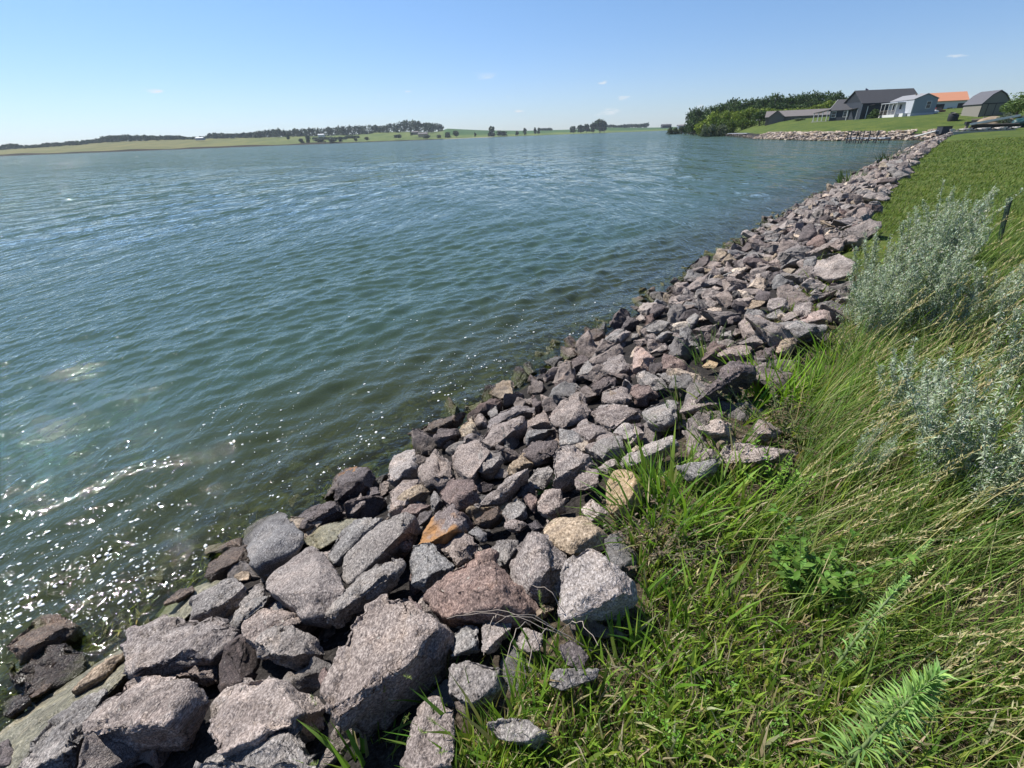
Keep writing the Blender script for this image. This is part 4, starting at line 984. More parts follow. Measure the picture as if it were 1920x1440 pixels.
# dead twigs arching over the small pale block
pts = []
for a_, b_ in (((1110, 1225), (870, 1150)), ((1090, 1215), (835, 1160)), ((1080, 1200), (1000, 1100)), ((1060, 1200), (930, 1170)), ((1050, 1190), (1120, 1210)), ((1000, 1180), (950, 1240)), ((1040, 1190), (990, 1250)), ((940, 1160), (910, 1230))):
    A = hit(*a_, .05); B_ = hit(*b_, .32); f = np.linspace(0, 1, 12)[:, None]; q = A*(1-f)+B_*f+np.array([0, 0, .10])*4*f*(1-f)+RNG.normal(size=(12, 3))*.004; pts.append(tube_np(q, np.linspace(.0022, .001, 12), 4))
V, F = join_vf(pts); tag(link('dead_twigs', np_mesh('dead_twigs', V, F.ravel(), np.full(len(F), 4)), simple('dead_twig', (.35, .29, .24), .9, .2)), 'thin dead grey twigs arching over the small pale upright block', 'twigs')
# green steel stake
b0 = at(1878, 452, 1.40); b0[2] = gz(b0[0], b0[1])-.1; t1 = aty(1893, 372, b0[1]); t0 = b0
e = empty('fence_stake', t0); dv = Vector(t1-t0)
o = boxes('post', [(-.028, .028, -.006, .006, 0, dv.length), (-.006, .006, .0065, .04, 0, dv.length)], simple('dark_green_paint', (.012, .03, .02), .5, .2), e)
o.rotation_euler = dv.to_track_quat('Z', 'Y').to_euler()
boxes('stud', [(-.008, .008, -.014, -.0045, dv.length*f_-.01, dv.length*f_+.01) for f_ in (.3, .42, .54, .66, .78, .9)], simple('stud_paint', (.012, .03, .02), .5), e).rotation_euler = o.rotation_euler
tag(e, 'dark green metal stake leaning in the lawn edge behind the sagebrush', 'stake')

print('STAKE', list(t0), list(t1), proj(t0), proj(t1))

# slimy green algae fringe at the waterline
n = 9000; l = RNG.uniform(0, 26, n)**1.; s = -np.abs(RNG.normal(size=n))*.16+.06; xy = np.array([place(a, b) for a, b in zip(l, s)])
k = vnoise(xy[:, 0], xy[:, 1], 3.1, 2) > -.05; xy = xy[k]; n = len(xy); B = np.column_stack([xy, np.full(n, -.012)])
c = pal(n, [(.14, .18, .02), (.20, .22, .03), (.08, .11, .02)], [2, 1, 2])
tag(link('algae', blades_mesh('algae', [blades(B, RNG.uniform(.03, .09, n), RNG.uniform(.004, .012, n), RNG.uniform(0, 6.28, n), RNG.uniform(1.0, 1.45, n), RNG.uniform(0, .4, n), c)]), M_GRASS), 'yellow-green algae fringing the stones at the waterline', 'algae', kind='stuff')

# ------------------------------------------------------------------ far hills across the lake
HP = np.array([(-900, 318), (-200, 290), (0, 281), (150, 270.5), (200, 266), (310, 261.5), (400, 259), (480, 257), (600, 254.5), (665, 252), (705, 248), (765, 246.5), (800, 248), (826, 246), (838, 241), (877, 243), (917, 244.5), (992, 245), (1030, 244), (1067, 243), (1137, 239), (1205, 239.5), (1255, 238.5), (1330, 235), (1500, 228), (1800, 217), (2400, 196), (3200, 170)], float)
def Y0f(px): return np.interp(px, [-900, 0, 480, 870, 930, 1300, 3200], [850, 900, 1000, 1120, 1320, 1400, 1400])
def Y1f(px): return Y0f(px)+np.interp(px, [-900, 800, 860, 3200], [330, 330, 700, 700])
hp = np.concatenate([np.arange(-900, 1400, 6), np.arange(1400, 3200, 40)]).astype(float)
vv = np.array([-.05, 0, .012, .03, .1, .2, .3, .4, .5, .6, .7, .8, .9, 1., 1.1, 1.3, 1.7])
def hillz(px, v):
    zr = aty(px, np.interp(px, HP[:, 0], HP[:, 1]), Y1f(px))[2]
    if v <= 0: return -3. if v < 0 else -.3
    bank = 2.2+1.0*math.sin(px*.045)*math.sin(px*.013+1) if px < 640 else (1.0 if px < 830 else .6)
    if v <= .012: return bank
    f = min(v, 1); z = bank+(zr-bank)*(f**1.15*.75+.25*(f*f*(3-2*f)))
    z += (math.sin(px*.06+v*9)*.6+math.sin(px*.021-v*5))*.9*min(f*2, 1)*(1-min(f, 1))*2
    if v > 1: z = zr-(v-1)*zr*.5
    return z
V = []; C = []
for px in hp:
    ybase = aty(px, np.interp(px, HP[:, 0], HP[:, 1]), Y1f(px)); tx = ybase[0]/ybase[1]
    for v in vv:
        Y = Y0f(px)+(Y1f(px)-Y0f(px))*v+(12*math.sin(px*.03) if v < .1 else 0); V.append((tx*Y, Y, hillz(px, v)))
        dry = np.clip((620-px)/300, 0, 1); c = np.array((.155, .150, .062))*dry+np.array((.115, .150, .050))*(1-dry)
        if px > 832: c = np.array((.050, .105, .035)) if v > .3 else np.array((.12, .16, .05))
        if v <= .012: c = np.array((.045, .038, .03)) if px < 830 else np.array((.34, .30, .22)) if px < 925 else np.array((.10, .12, .05))
        C.append(c)
nv = len(vv); i = np.arange((len(hp)-1)*(nv-1)); a = (i//(nv-1))*nv+i % (nv-1)
F = np.stack([a, a+nv, a+nv+1, a+1], 1)
me = np_mesh('hills', np.array(V), F, np.full(len(F), 4), cols=np.array(C), smooth=True)
m, t, out = mat_new('far_pasture'); at_ = N(t, 'ShaderNodeAttribute', _attribute_name='col'); tc = t.nodes.new('ShaderNodeTexCoord')
mp = t.nodes.new('ShaderNodeMapping'); mp.inputs['Scale'].default_value = (1, .35, 3); t.links.new(tc.outputs['Object'], mp.inputs[0])
n_ = noise_(t, mp.outputs[0], .03, 6, .65); c = mixc(t, 1., at_.outputs['Color'], ramp(t, n_.outputs[0], [(.3, (.62, .72, .65)), (.5, (1, 1, 1)), (.7, (1.35, 1.2, 1.05))]), 'MULTIPLY')
p = N(t, 'ShaderNodeBsdfPrincipled', Roughness=.95); p.inputs['Specular IOR Level'].default_value = .05; t.links.new(c, p.inputs['Base Color']); t.links.new(p.outputs[0], out.inputs[0])
tag(link('hills', me, m), kind='structure')
# ------------------------------------------------------------------ trees
def crown_np(w, h, n, leaf, cols, seed, lobes=8, lo=.15, shell=.75):
    R = np.random.default_rng(seed); L = []; per = n//lobes
    V, C = [], []
    for k in range(lobes):
        a = R.uniform(0, 6.283); f = R.uniform(0, 1); rr = w*.5*(.58*math.sin(math.pi*min(.95, .18+.72*f)))
        c = np.array([math.cos(a)*rr, math.sin(a)*rr, h*(lo+(1-lo)*(.14+.72*f))]); rad = np.array([w*.27, w*.27, h*(1-lo)*.24])*R.uniform(.75, 1.2)
        if k == 0: c = np.array([0, 0, h*(lo+(1-lo)*.5)]); rad = np.array([w*.36, w*.36, h*(1-lo)*.38])
        if k == 1: c = np.array([0, 0, h-rad[2]*.95])
        d = unit(R.normal(size=(per, 3))); q = (shell+(1-shell)*R.random(per)**.5)[:, None]*(1+.16*R.normal(size=(per, 1))); p_ = c+d*rad*q
        e1 = unit(R.normal(size=(per, 3))); e2 = unit(np.cross(e1, d+R.normal(size=(per, 3))*.5)); s_ = leaf*R.uniform(.5, 1.3, (per, 1))
        V.append(np.stack([p_-e1*s_-e2*s_*.5, p_+e1*s_*.3-e2*s_*.7, p_+e1*s_+e2*s_*.4, p_-e1*s_*.4+e2*s_*.7], 1))
        cc = np.array(cols)[R.integers(0, len(cols), per)]*(1+.2*R.normal(size=(per, 1)))*R.uniform(.85, 1.15); C.append(np.repeat(np.clip(cc, .004, 1), 4, 0))
    V = np.concatenate(V).reshape(-1, 3); V[:, 2] = np.maximum(V[:, 2], .05*h); return V, np.concatenate(C)
def quadmesh(name, V, C): return np_mesh(name, V, np.arange(len(V)), np.full(len(V)//4, 4), cols=C)
DARKT = [(.045, .085, .025), (.065, .11, .03), (.032, .06, .02), (.08, .125, .036)]
BRIGHT = [(.19, .25, .03), (.25, .31, .04), (.12, .17, .022), (.15, .21, .03)]
FARC = [(.028, .058, .026), (.042, .078, .032), (.024, .045, .022)]
TP = {}
def tree(px, ytop, Y, wpx, cols, label, name='tree', cat='tree', group=None, n=900, leaf=.55, key='d', trunk=True, lo=.14, zb=None, nproto=4):
    top = aty(px, ytop, Y); z0 = (gz(top[0], Y) if zb is None else zb)-.1; h = top[2]-z0; w = wpx/(FPX/(Y*math.cos(TH)))
    kk = (key, int(px) % nproto)
    if kk not in TP:
        V, C = crown_np(1., 1., n, leaf, cols, len(TP)*7+3, lobes=10, lo=lo); cm = quadmesh('crown', V, C); cm.materials.append(M_TREE)
        L = [tube_np([(0, 0, 0), (.01, 0, .25), (0, .02, .5), (.01, 0, .8)], [.035, .028, .02, .006], 6)]
        for b_ in range(5):
            a = b_*1.3; L.append(tube_np([(0, 0, .22+.08*b_), (.12*math.cos(a), .12*math.sin(a), .36+.08*b_), (.26*math.cos(a), .26*math.sin(a), .46+.09*b_)], [.014, .01, .004], 5))
        V, F = join_vf(L); tm = np_mesh('trunk', V, F.ravel(), np.full(len(F), 4), smooth=True); tm.materials.append(M_BARK); TP[kk] = (cm, tm)
    e = empty(name, (top[0], Y, z0), px*1.3 % 6.28); e.scale = (w, w, h)
    link('crown', TP[kk][0], None, e)
    if trunk: link('trunk' if cat == 'tree' else 'stem', TP[kk][1], None, e)
    tag(e, label, cat, group); return e
dk = np.array([(1296, 208), (1310, 199), (1325, 200), (1343, 196), (1360, 192), (1376, 186), (1395, 188), (1420, 184), (1440, 180), (1455, 176), (1475, 181), (1492, 178), (1515, 175), (1535, 172), (1555, 171), (1575, 173), (1588, 181)], float)
x = 1297.
k = 0
while x < 1592:
    yt = np.interp(x, dk[:, 0], dk[:, 1])+RNG.uniform(-2, 3); Y = 300-(x-1297)*.17+RNG.uniform(-6, 6)
    tree(x, yt, Y, RNG.uniform(20, 30), DARKT, 'leftmost dark tree at the tip of the wooded point' if k == 0 else 'dark green tree in the wooded ridge behind the brown and blue houses', group=None if k == 0 else 'dark trees on the ridge behind the houses', leaf=.05, key='d'); x += RNG.uniform(8, 12); k += 1
for x in np.arange(1305, 1590, 13.): tree(x, np.interp(x, dk[:, 0], dk[:, 1])+RNG.uniform(11, 20), 262-(x-1297)*.1, RNG.uniform(22, 30), DARKT, 'lower dark tree filling the wood behind the bright shrubs', group='lower dark trees behind the bright shrubs', leaf=.05)
br = np.array([(1318, 228), (1340, 211), (1360, 210), (1385, 207), (1405, 205), (1425, 203), (1440, 204), (1460, 206), (1480, 205), (1500, 201), (1520, 200), (1540, 194), (1560, 191)], float)
for x in np.arange(1320, 1572, 10.):
    tree(x+RNG.uniform(-3, 3), np.interp(x, br[:, 0], br[:, 1])+RNG.uniform(-2, 2), 232+RNG.uniform(-8, 8) if x < 1470 else 225, RNG.uniform(20, 27), BRIGHT, 'bright yellow-green rounded tree in front of the dark wood', group='bright yellow-green trees before the wood', leaf=.05, key='b', lo=.02)
for x, yt in ((1330, 232), (1352, 225), (1372, 224), (1394, 222), (1410, 224)):
    tree(x, yt, 205, 24, [(.08, .13, .022), (.12, .18, .03)], 'lower green shrub at the foot of the bright trees', name='shrub', cat='shrub', group='shrubs at the foot of the bright trees', leaf=.05, key='b2', lo=.0)
tree(1428, 209, 196, 32, DARKT, 'dark round tree at the left end of the low brown house', leaf=.045, key='dr', lo=.0)
for x, w_ in ((1335, 22), (1352, 26), (1322, 14)): tree(x, 234, 200, w_, [(.12, .15, .09), (.15, .18, .12)], 'greyish green willow shrub at the water edge of the point', name='shrub', cat='shrub', group='grey willow shrubs on the point', leaf=.05, key='w', lo=0)
for x, yt in ((1258, 240), (1268, 239), (1279, 238), (1290, 236)): tree(x, yt, 340, 15, [(.06, .085, .035), (.09, .11, .05)], 'low olive shrub running out along the tip of the point', name='shrub', cat='shrub', group='low shrubs on the tip of the point', leaf=.06, key='o', lo=0)
for x, yt in ((1640, 175), (1652, 171), (1664, 168), (1672, 173)): tree(x, yt, 190, 14, DARKT, 'treetop showing above the roof of the long dark blue garage', group='treetops above the garage roof', leaf=.06)
for x, yt, w_ in ((1618, 186, 30), (1596, 185, 26)): tree(x, yt, 200, w_, DARKT, 'dark tree showing between the blue house and the garage', group='trees between house and garage', leaf=.06)
# far single trees
def far_tree(px, yb, yt, w, Y, lab=None, i=0):
    b_ = aty(px, yb, Y); t_ = aty(px, yt, Y)
    kk = ('f', i % 4)
    if kk not in TP:
        V, C = crown_np(1., 1., 330, .13, FARC, i+31, lobes=6, lo=.0); cm = quadmesh('crown', V, C); cm.materials.append(M_TREE)
        V, F = tube_np([(0, 0, -.1), (0, 0, .4), (0, 0, .8)], [.04, .03, .01], 5); tm = np_mesh('trunk', V, F.ravel(), np.full(len(F), 4)); tm.materials.append(M_BARK); TP[kk] = (cm, tm)
    e = empty('tree', b_, px); e.scale = (w/(FPX/(Y*math.cos(TH))),)*2+(t_[2]-b_[2],)
    link('crown', TP[kk][0], None, e); link('trunk', TP[kk][1], None, e); return tag(e, lab or 'single dark tree standing on the far shore pasture', 'tree', None if lab else 'single trees on the far shore')
FT = [(542, 262, 249, 7, 1110), (578, 268.5, 255, 10, 1035), (566, 269, 260, 10, 1030), (600, 267, 260, 22, 1050), (625, 266.5, 258, 16, 1050), (639, 266, 256, 7, 1050), (668, 265, 259, 7, 1060), (688, 263, 257, 9, 1080), (750, 259, 252, 9, 1110), (742, 259, 253, 8, 1110),
 (801, 260, 253, 14, 1110), (772, 254, 249, 7, 1180), (822, 259, 253, 9, 1110), (840, 258.5, 248, 12, 1150), (856, 256, 245.5, 13, 1170), (891, 256, 249, 5, 1150), (935, 255, 245, 11, 1340), (946, 255, 246, 12, 1340), (970, 254, 246, 7, 1340), (984, 253, 240.5, 8, 1340), (1003, 251.5, 239.5, 6, 1350), (1010, 251, 240, 6, 1350)]
for i, q in enumerate(FT): far_tree(*q, i=i)
far_tree(922, 256.5, 237.5, 14, 1325, 'broad dark tree by the pale sand spit on the far shore', 1)
far_tree(1125, 247.5, 225, 24, 1360, 'tallest dark tree of the clump across the lake in the middle', 2)
for i, q in enumerate([(1076, 249, 237, 13, 1360), (1089, 248.5, 235, 15, 1360), (1099, 248, 233.5, 14, 1360), (1112, 248, 231, 14, 1360), (1133, 247, 227, 12, 1365)]): far_tree(*q, lab=None, i=i)['label'] = 'dark tree in the clump beside the tallest one across the lake'
# woods on the far ridge: reads as one mass
wt = np.array([(-120, 284, 280), (0, 281, 274), (20, 279.5, 270), (42, 278, 271), (47, 277, 275), (52, 277, 273), (100, 274, 268), (175, 269, 263), (190, 268, 258), (210, 266, 255), (235, 265, 253), (300, 262, 254.5), (335, 261.5, 254), (352, 261, 258), (388, 260, 256), (395, 260, 249.5), (440, 258, 251), (490, 258, 246), (515, 257, 242), (540, 257, 244), (590, 256, 241), (615, 256, 240), (640, 257, 237.5), (690, 252, 234), (715, 249, 236), (740, 248, 232), (752, 247, 228), (777, 247, 225.5), (790, 247.5, 230), (830, 247, 232)], float)
Vs, Cs = [], []; x = -110.; k = 0
while x < 829:
    yt = np.interp(x, wt[:, 0], wt[:, 2])+RNG.uniform(-1.2, 1.4); yb = np.interp(x, wt[:, 0], wt[:, 1]); Y = Y1f(x)-RNG.uniform(-10, 40)
    b_ = aty(x, yb+1.5, Y); t_ = aty(x, yt, Y); w = RNG.uniform(6, 10)*Y*math.cos(TH)/FPX; h = t_[2]-b_[2]
    V, C = crown_np(w*1.15, h, 170, .15*w, FARC, k+500, lobes=5, lo=0); Vs.append(V+b_); Cs.append(C); x += RNG.uniform(2.2, 4.2); k += 1
for x0, x1, yt, yb, Y in ((1012, 1036, 240.5, 245, 1900), (1137, 1168, 235, 239.5, 1900), (1170, 1200, 233.5, 240, 1900), (1202, 1213, 231.5, 240, 1880), (650, 672, 255, 260, 1150), (590, 650, 257.5, 262, 1150)):
    for x in np.arange(x0, x1, 3.5):
        b_ = aty(x, yb, Y); t_ = aty(x, yt+RNG.uniform(-.7, .8), Y); w = 8*Y*math.cos(TH)/FPX; V, C = crown_np(w, t_[2]-b_[2], 130, .15*w, FARC, k+900, lobes=5, lo=0); Vs.append(V+b_); Cs.append(C); k += 1
tag(link('far_woods', quadmesh('far_woods', np.vstack(Vs), np.vstack(Cs)), M_TREE), 'dark belt of woods along the ridge across the lake', 'woods', kind='stuff')
# ------------------------------------------------------------------ buildings
MW = dict(troof=simple('pale_metal_roof', (.24, .24, .25), .6, .1), blue=simple('slate_blue_siding', (.022, .029, .042), .7, .05, 3), white=simple('white_paint', (.58, .58, .57), .6, .03), grey=simple('grey_and_shaded_siding', (.22, .25, .29), .7, .05), roof=simple('dark_shingles', (.055, .055, .062), .9, .2, 5),
 roofb=simple('brown_grey_shingles', (.17, .15, .145), .9, .2, 5), tan=simple('taupe_siding', (.17, .15, .135), .8, .06), lgrey=simple('light_grey_siding', (.40, .42, .46), .6, .05), orange=simple('orange_metal_roof', (.55, .25, .14), .45, .06), shedw=simple('greige_siding', (.21, .195, .165), .8, .08),
 black=simple('dark_opening', (.012, .013, .015), .5, .1), glass=simple('window_glass', (.02, .025, .03), .12, .05), shake=simple('tan_shakes', (.36, .27, .19), .8, .12, 8), conc=simple('concrete', (.42, .39, .34), .9, .12, 4), steel=simple('dock_steel', (.05, .05, .055), .5, .1), wood=simple('weathered_wood', (.18, .15, .12), .9, .2, 9), red=simple('red_car_paint', (.16, .015, .015), .25, .05), tyre=simple('rubber', (.02, .02, .02), .8), teal=simple('teal_cover', (.015, .06, .065), .5, .15, 3), shedroof=simple('charcoal_shingles', (.10, .10, .115), .9, .15, 6))
def frame2(name, A, B, z=None):
    A = np.array(A); B = np.array(B); e = empty(name, (A[0], A[1], gz(A[0], A[1]) if z is None else z), math.atan2(B[1]-A[1], B[0]-A[0])); return e, float(np.hypot(*(B-A)[:2]))
def pbox(name, par, mat, *b): return boxes(name, b, MW[mat], par)
def gable(par, x0, x1, y0, y1, ze, zr, wall, roof, ridge='x', base=-1.2, over=.35, wn='wall', th=.14):
    if ridge == 'x':
        ym = (y0+y1)/2; prism(wn, [(x0, y0, base), (x0, y1, base), (x0, y1, ze), (x0, ym, zr), (x0, y0, ze)], (x1-x0, 0, 0), MW[wall], par)
        sl_ = (zr-ze)/(ym-y0); a = ze-over*sl_
        return prism('roof', [(x0-over, y0-over, a+.03), (x0-over, ym, zr+.03), (x0-over, y1+over, a+.03), (x0-over, y1+over, a+.03+th), (x0-over, ym, zr+.03+th), (x0-over, y0-over, a+.03+th)], (x1-x0+2*over, 0, 0), MW[roof], par)
    xm = (x0+x1)/2; prism(wn, [(x0, y0, base), (x1, y0, base), (x1, y0, ze), (xm, y0, zr), (x0, y0, ze)], (0, y1-y0, 0), MW[wall], par)
    sl_ = (zr-ze)/(xm-x0); a = ze-over*sl_
    return prism('roof', [(x0-over, y0-over, a+.03), (xm, y0-over, zr+.03), (x1+over, y0-over, a+.03), (x1+over, y0-over, a+.03+th), (xm, y0-over, zr+.03+th), (x0-over, y0-over, a+.03+th)], (0, y1-y0+2*over, 0), MW[roof], par)
def window(par, x, z, w, h, y=0., trim='white', axis='y', name='window'):
    if axis == 'y':
        f = boxes(name, [(x-w/2-.1, x+w/2+.1, y-.06, y-.003, z-.1, z), (x-w/2-.1, x+w/2+.1, y-.06, y-.003, z+h, z+h+.1), (x-w/2-.1, x-w/2, y-.06, y-.003, z, z+h), (x+w/2, x+w/2+.1, y-.06, y-.003, z, z+h), (x-w/2, x+w/2, y-.05, y-.003, z+h/2-.03, z+h/2+.03)], MW[trim], par)
        boxes('pane', [(x-w/2+.003, x+w/2-.003, y-.03, y-.004, z+.003, z+h/2-.033), (x-w/2+.003, x+w/2-.003, y-.03, y-.004, z+h/2+.033, z+h-.003)], MW['glass'], f)
    else:
        f = boxes(name, [(y-.06, y-.003, x-w/2-.1, x+w/2+.1, z-.1, z), (y-.06, y-.003, x-w/2-.1, x+w/2+.1, z+h, z+h+.1), (y-.06, y-.003, x-w/2-.1, x-w/2, z, z+h), (y-.06, y-.003, x+w/2, x+w/2+.1, z, z+h)], MW[trim], par)
        boxes('pane', [(y-.03, y-.004, x-w/2+.003, x+w/2-.003, z+.003, z+h-.003)], MW['glass'], f)
    return f
# low brown ranch house
e, L_ = frame2('ranch_house', aty(1434, 233, 185), aty(1556, 229, 176), None); tag(e, 'long low taupe ranch house with a grey hip roof at the left of the houses', 'house')
gable(e, 0, L_, 0, 8, 2.6, 4.3, 'tan', 'roofb'); gable(e, 1., 5.5, -1.2, -.01, 2.6, 4.4, 'tan', 'roofb', ridge='y', wn='bay_wall')
for x_ in (8, 13.5): window(e, x_, 1.1, 1.2, 1., trim='tan')
tree(1499, 222, 170, 24, [(.14, .15, .08), (.10, .12, .06)], 'rounded greyish bush before the low ranch house', name='bush', cat='bush', key='w', leaf=.05, lo=0)
# blue house with gables and porches
e, L_ = frame2('blue_house', aty(1553, 228, 150), aty(1589, 225, 146)); tag(e, 'slate blue house with white window trim, tan gable peaks and front porches', 'house')
gable(e, 0, L_, 0, 7, 2.6, 5.0, 'blue', 'roof'); gable(e, L_+.4, L_+4.2, .5, 7, 2.7, 5.5, 'blue', 'roof', wn='wing_wall')
prism('gable_peak', [(-.04, 1.0, 2.95), (-.04, 6.0, 2.95), (-.04, 3.5, 4.7)], (.03, 0, 0), MW['shake'], e)
prism('barge_board', [(-.42, -.4, 2.3), (-.42, 3.5, 5.05), (-.42, 3.5, 5.25), (-.42, -.4, 2.5)], (.06, 0, 0), MW['white'], e)
prism('barge_board', [(L_+.35, -.4, 2.35), (L_+.35, 3.5, 5.1), (L_+.35, 3.5, 5.45), (L_+.35, -.4, 2.7)], (.06, 0, 0), MW['shake'], e)
prism('barge_board', [(-.42, 3.5, 5.05), (-.42, 7.4, 2.3), (-.42, 7.4, 2.5), (-.42, 3.5, 5.25)], (.06, 0, 0), MW['white'], e)
for x_ in (1.0, 4.0): window(e, x_, .9, 1., 1.3)
boxes('corner_board', [(-.03, .1, -.03, -.002, -.1, 2.5)], MW['white'], e)
prism('porch_roof', [(-4.2, -.6, 2.0), (-.1, -.6, 2.7), (-.1, 3.4, 3.1), (-4.2, 3.4, 2.1)], (0, 0, .15), MW['roofb'], e)
for x_ in (-4., -2.8, -1.7, -.5): boxes('porch_post', [(x_-.08, x_+.08, -.5, -.34, -1, 2.05+(x_+4)*.16)], MW['white'], e)
boxes('porch_deck', [(-4.3, -.05, -.7, 3.3, -1, .05)], MW['conc'], e)
prism('porch_roof', [(L_+.2, -2.2, 2.3), (L_+6.6, -2.2, 3.3), (L_+6.6, .4, 3.5), (L_+.2, .4, 2.6)], (0, 0, .14), MW['roof'], e)
for x_ in (L_+.4, L_+2.8, L_+5.): boxes('porch_post', [(x_-.08, x_+.08, -2.1, -1.94, -.6, 2.3+(x_-L_)*.155)], MW['white'], e)
window(e, L_+2.2, .8, .9, 1.3, y=.49)
# long dark garage
e, L_ = frame2('garage', aty(1610, 224, 141), aty(1716, 220, 140)); tag(e, 'long dark blue garage with a charcoal shingle roof behind the white trailer home', 'garage')
gable(e, 0, L_, 0, 9, 3.7, 6.6, 'blue', 'roof', base=-1.5); prism('gable_peak', [(-.04, 1.4, 4.1), (-.04, 7.6, 4.1), (-.04, 4.5, 6.2)], (.03, 0, 0), MW['black'], e)
boxes('corner_board', [(-.03, .12, -.03, -.002, -.3, 3.5)], MW['grey'], e)
tree(1642, 205, 136, 20, DARKT, 'dark green bush in front of the long garage', name='bush', cat='bush', key='dr', leaf=.05, lo=0)
# trailer home
A = aty(1706, 217, 125); B = aty(1663, 216, 136); e = empty('trailer_home', (A[0], A[1], 3.95)); W_ = 4.7
dv = (B-A)[:2]; L_ = float(np.hypot(*dv)); e.rotation_euler = (0, 0, math.atan2(dv[1], dv[0])-math.pi/2)
gable(e, 0, W_, 0, L_, 3.15, 4.15, 'grey', 'troof', ridge='y', base=.45, over=.12, wn='end_wall')  # end wall of the white trailer coloured darker grey, its shade painted in
boxes('side_wall', [(-.04, -.004, -.02, L_, .45, 3.05)], MW['lgrey'], e); boxes('skirting', [(.03, W_-.03, .02, L_-.02, -1.2, .44)], MW['lgrey'], e)  # sunlit long side painted paler than the shaded end wall
boxes('corner_board', [(-.05, .12, -.05, -.006, .45, 3.05)], MW['white'], e); window(e, 3.1, 1.35, .8, 1.3)
for y_ in (5.4, 9): boxes('window', [(-.07, -.042, y_-.45, y_+.45, 1.4, 2.4)], MW['glass'], e)
boxes('door', [(-.08, -.042, 7., 7.9, .5, 2.55)], MW['white'], e)
boxes('porch_deck', [(-1.7, -.05, 3.6, L_+.3, -.8, .35)], MW['white'], e); boxes('porch_roof', [(-1.8, -.05, 3.5, L_+.4, 2.75, 2.88)], MW['lgrey'], e)
for y_ in np.linspace(3.7, L_+.2, 5): boxes('porch_post', [(-1.7, -1.6, y_-.05, y_+.05, .35, 2.75)], MW['white'], e)
boxes('railing', [(-1.68, -1.63, 3.7, L_, 1.2, 1.27), (-1.68, -1.63, 3.7, L_, .55, .6)]+[(-1.67, -1.64, y_, y_+.04, .61, 1.19) for y_ in np.arange(3.8, L_, .35)], MW['wood'], e)
boxes('chimney', [(1.8, 2., 4, 4.2, 3.8, 4.5)], MW['wood'], e); boxes('steps', [(-.9, -.06, 1.5, 3.3, -1, .5)], MW['white'], e)
tag(e, 'white trailer home with a railed porch and one window in its end wall', 'mobile home')
# orange roofed garage
e, L_ = frame2('garage', aty(1748, 212, 160), aty(1807, 209, 157), 4.5); tag(e, 'white garage with a bright orange metal roof and dark open doors', 'garage')
gable(e, -3, L_, 0, 8, 3.1, 5.2, 'white', 'orange'); 
for x0_, x1_ in ((-1.5, 2.3), (5.4, 8.8)): pbox('door', e, 'black', (x0_, x1_, -.05, -.004, -.3, 2.35))
pbox('window', e, 'black', (3.2, 4.4, -.05, -.004, .7, 1.3)); pbox('pillar', e, 'white', (L_-.2, L_, -.08, -.004, -.3, 2.9))
# gambrel shed
A = aty(1834.5, 216, 98); B = aty(1879, 212, 100); e = empty('shed', (A[0], A[1], gz(A[0], A[1]))); dv = (B-A)[:2]; W_ = float(np.hypot(*dv)); e.rotation_euler = (0, 0, -.2); W_ = 4.3
z0_ = proj((A[0], A[1], gz(A[0], A[1]))); D_ = 5.2
sec = [(0, 2.05), (.55*W_/2, 3.35), (W_/2, 3.95), (W_-.55*W_/2, 3.35), (W_, 2.05)]
prism('wall', [(0, 0, -1), (W_, 0, -1)]+[(x_, 0, z_) for x_, z_ in sec[::-1]], (-.0, D_, 0), MW['shedw'], e)
prism('roof', [(-.15, -.15, 1.95), (.52*W_/2, -.15, 3.38), (W_/2, -.15, 4.0), (W_-.52*W_/2, -.15, 3.38), (W_+.15, -.15, 1.95), (W_+.2, -.15, 2.02), (W_-.5*W_/2, -.15, 3.5), (W_/2, -.15, 4.12), (.5*W_/2, -.15, 3.5), (-.2, -.15, 2.02)], (0, D_+.3, 0), MW['shedroof'], e)
for x_ in (W_*.36, W_*.64): dr = pbox('door', e, 'shedw', (x_-W_*.13, x_+W_*.13, -.05, -.004, .2, 1.95)); pbox('trim', dr, 'black', (x_-W_*.13-.07, x_-W_*.13-.002, -.06, -.004, .2, 2.0)); 
pbox('trim', e, 'black', (.02, W_-.02, -.07, -.004, 2.02, 2.12)); pbox('trim', e, 'black', (-.03, .06, -.03, -.005, -.2, 2.)); 
tag(e, 'greige barn-style shed with a dark gambrel roof and double doors', 'shed')
# flag
A = aty(1617, 190, 155); e = empty('flag_pole', (A[0], A[1], gz(A[0], A[1]))); topz = aty(1619, 165, 155)[2]-e.location.z
V, F = tube_np([(0, 0, 0), (0, 0, topz/2), (0, 0, topz)], [.06, .05, .03], 8); link('pole', np_mesh('pole', V, F.ravel(), np.full(len(F), 4)), MW['white'], e); tag(e, 'white flag pole rising behind the garage roof with a flag at the top', 'flag pole')
e2 = empty('flag', (A[0], A[1], e.location.z+topz-2.2)); e2.scale = (.75, .75, .75); tag(e2, 'red, white and blue stars and stripes flag drooping from the pole', 'flag')
mr = simple('flag_red', (.45, .03, .04), .7); mbl = simple('flag_blue', (.02, .03, .12), .7)
def strip(name, u0, u1, v0, v1, mat, par, th=.01):
    bm = bmesh.new(); n_ = 8; a = []
    for i in range(n_+1):
        u = u0+(u1-u0)*i/n_; x_ = .06+u*.78; y_ = .18*math.sin(u*3.2)+th; dz = -.55*u*u*.55
        a.append((bm.verts.new((x_, y_, v0+dz+.5)), bm.verts.new((x_, y_, v1+dz+.5))))
    for (p_, q_), (r_, s_) in zip(a[:-1], a[1:]): bm.faces.new((p_, r_, s_, q_))
    return bm_obj(name, bm, mat, par)
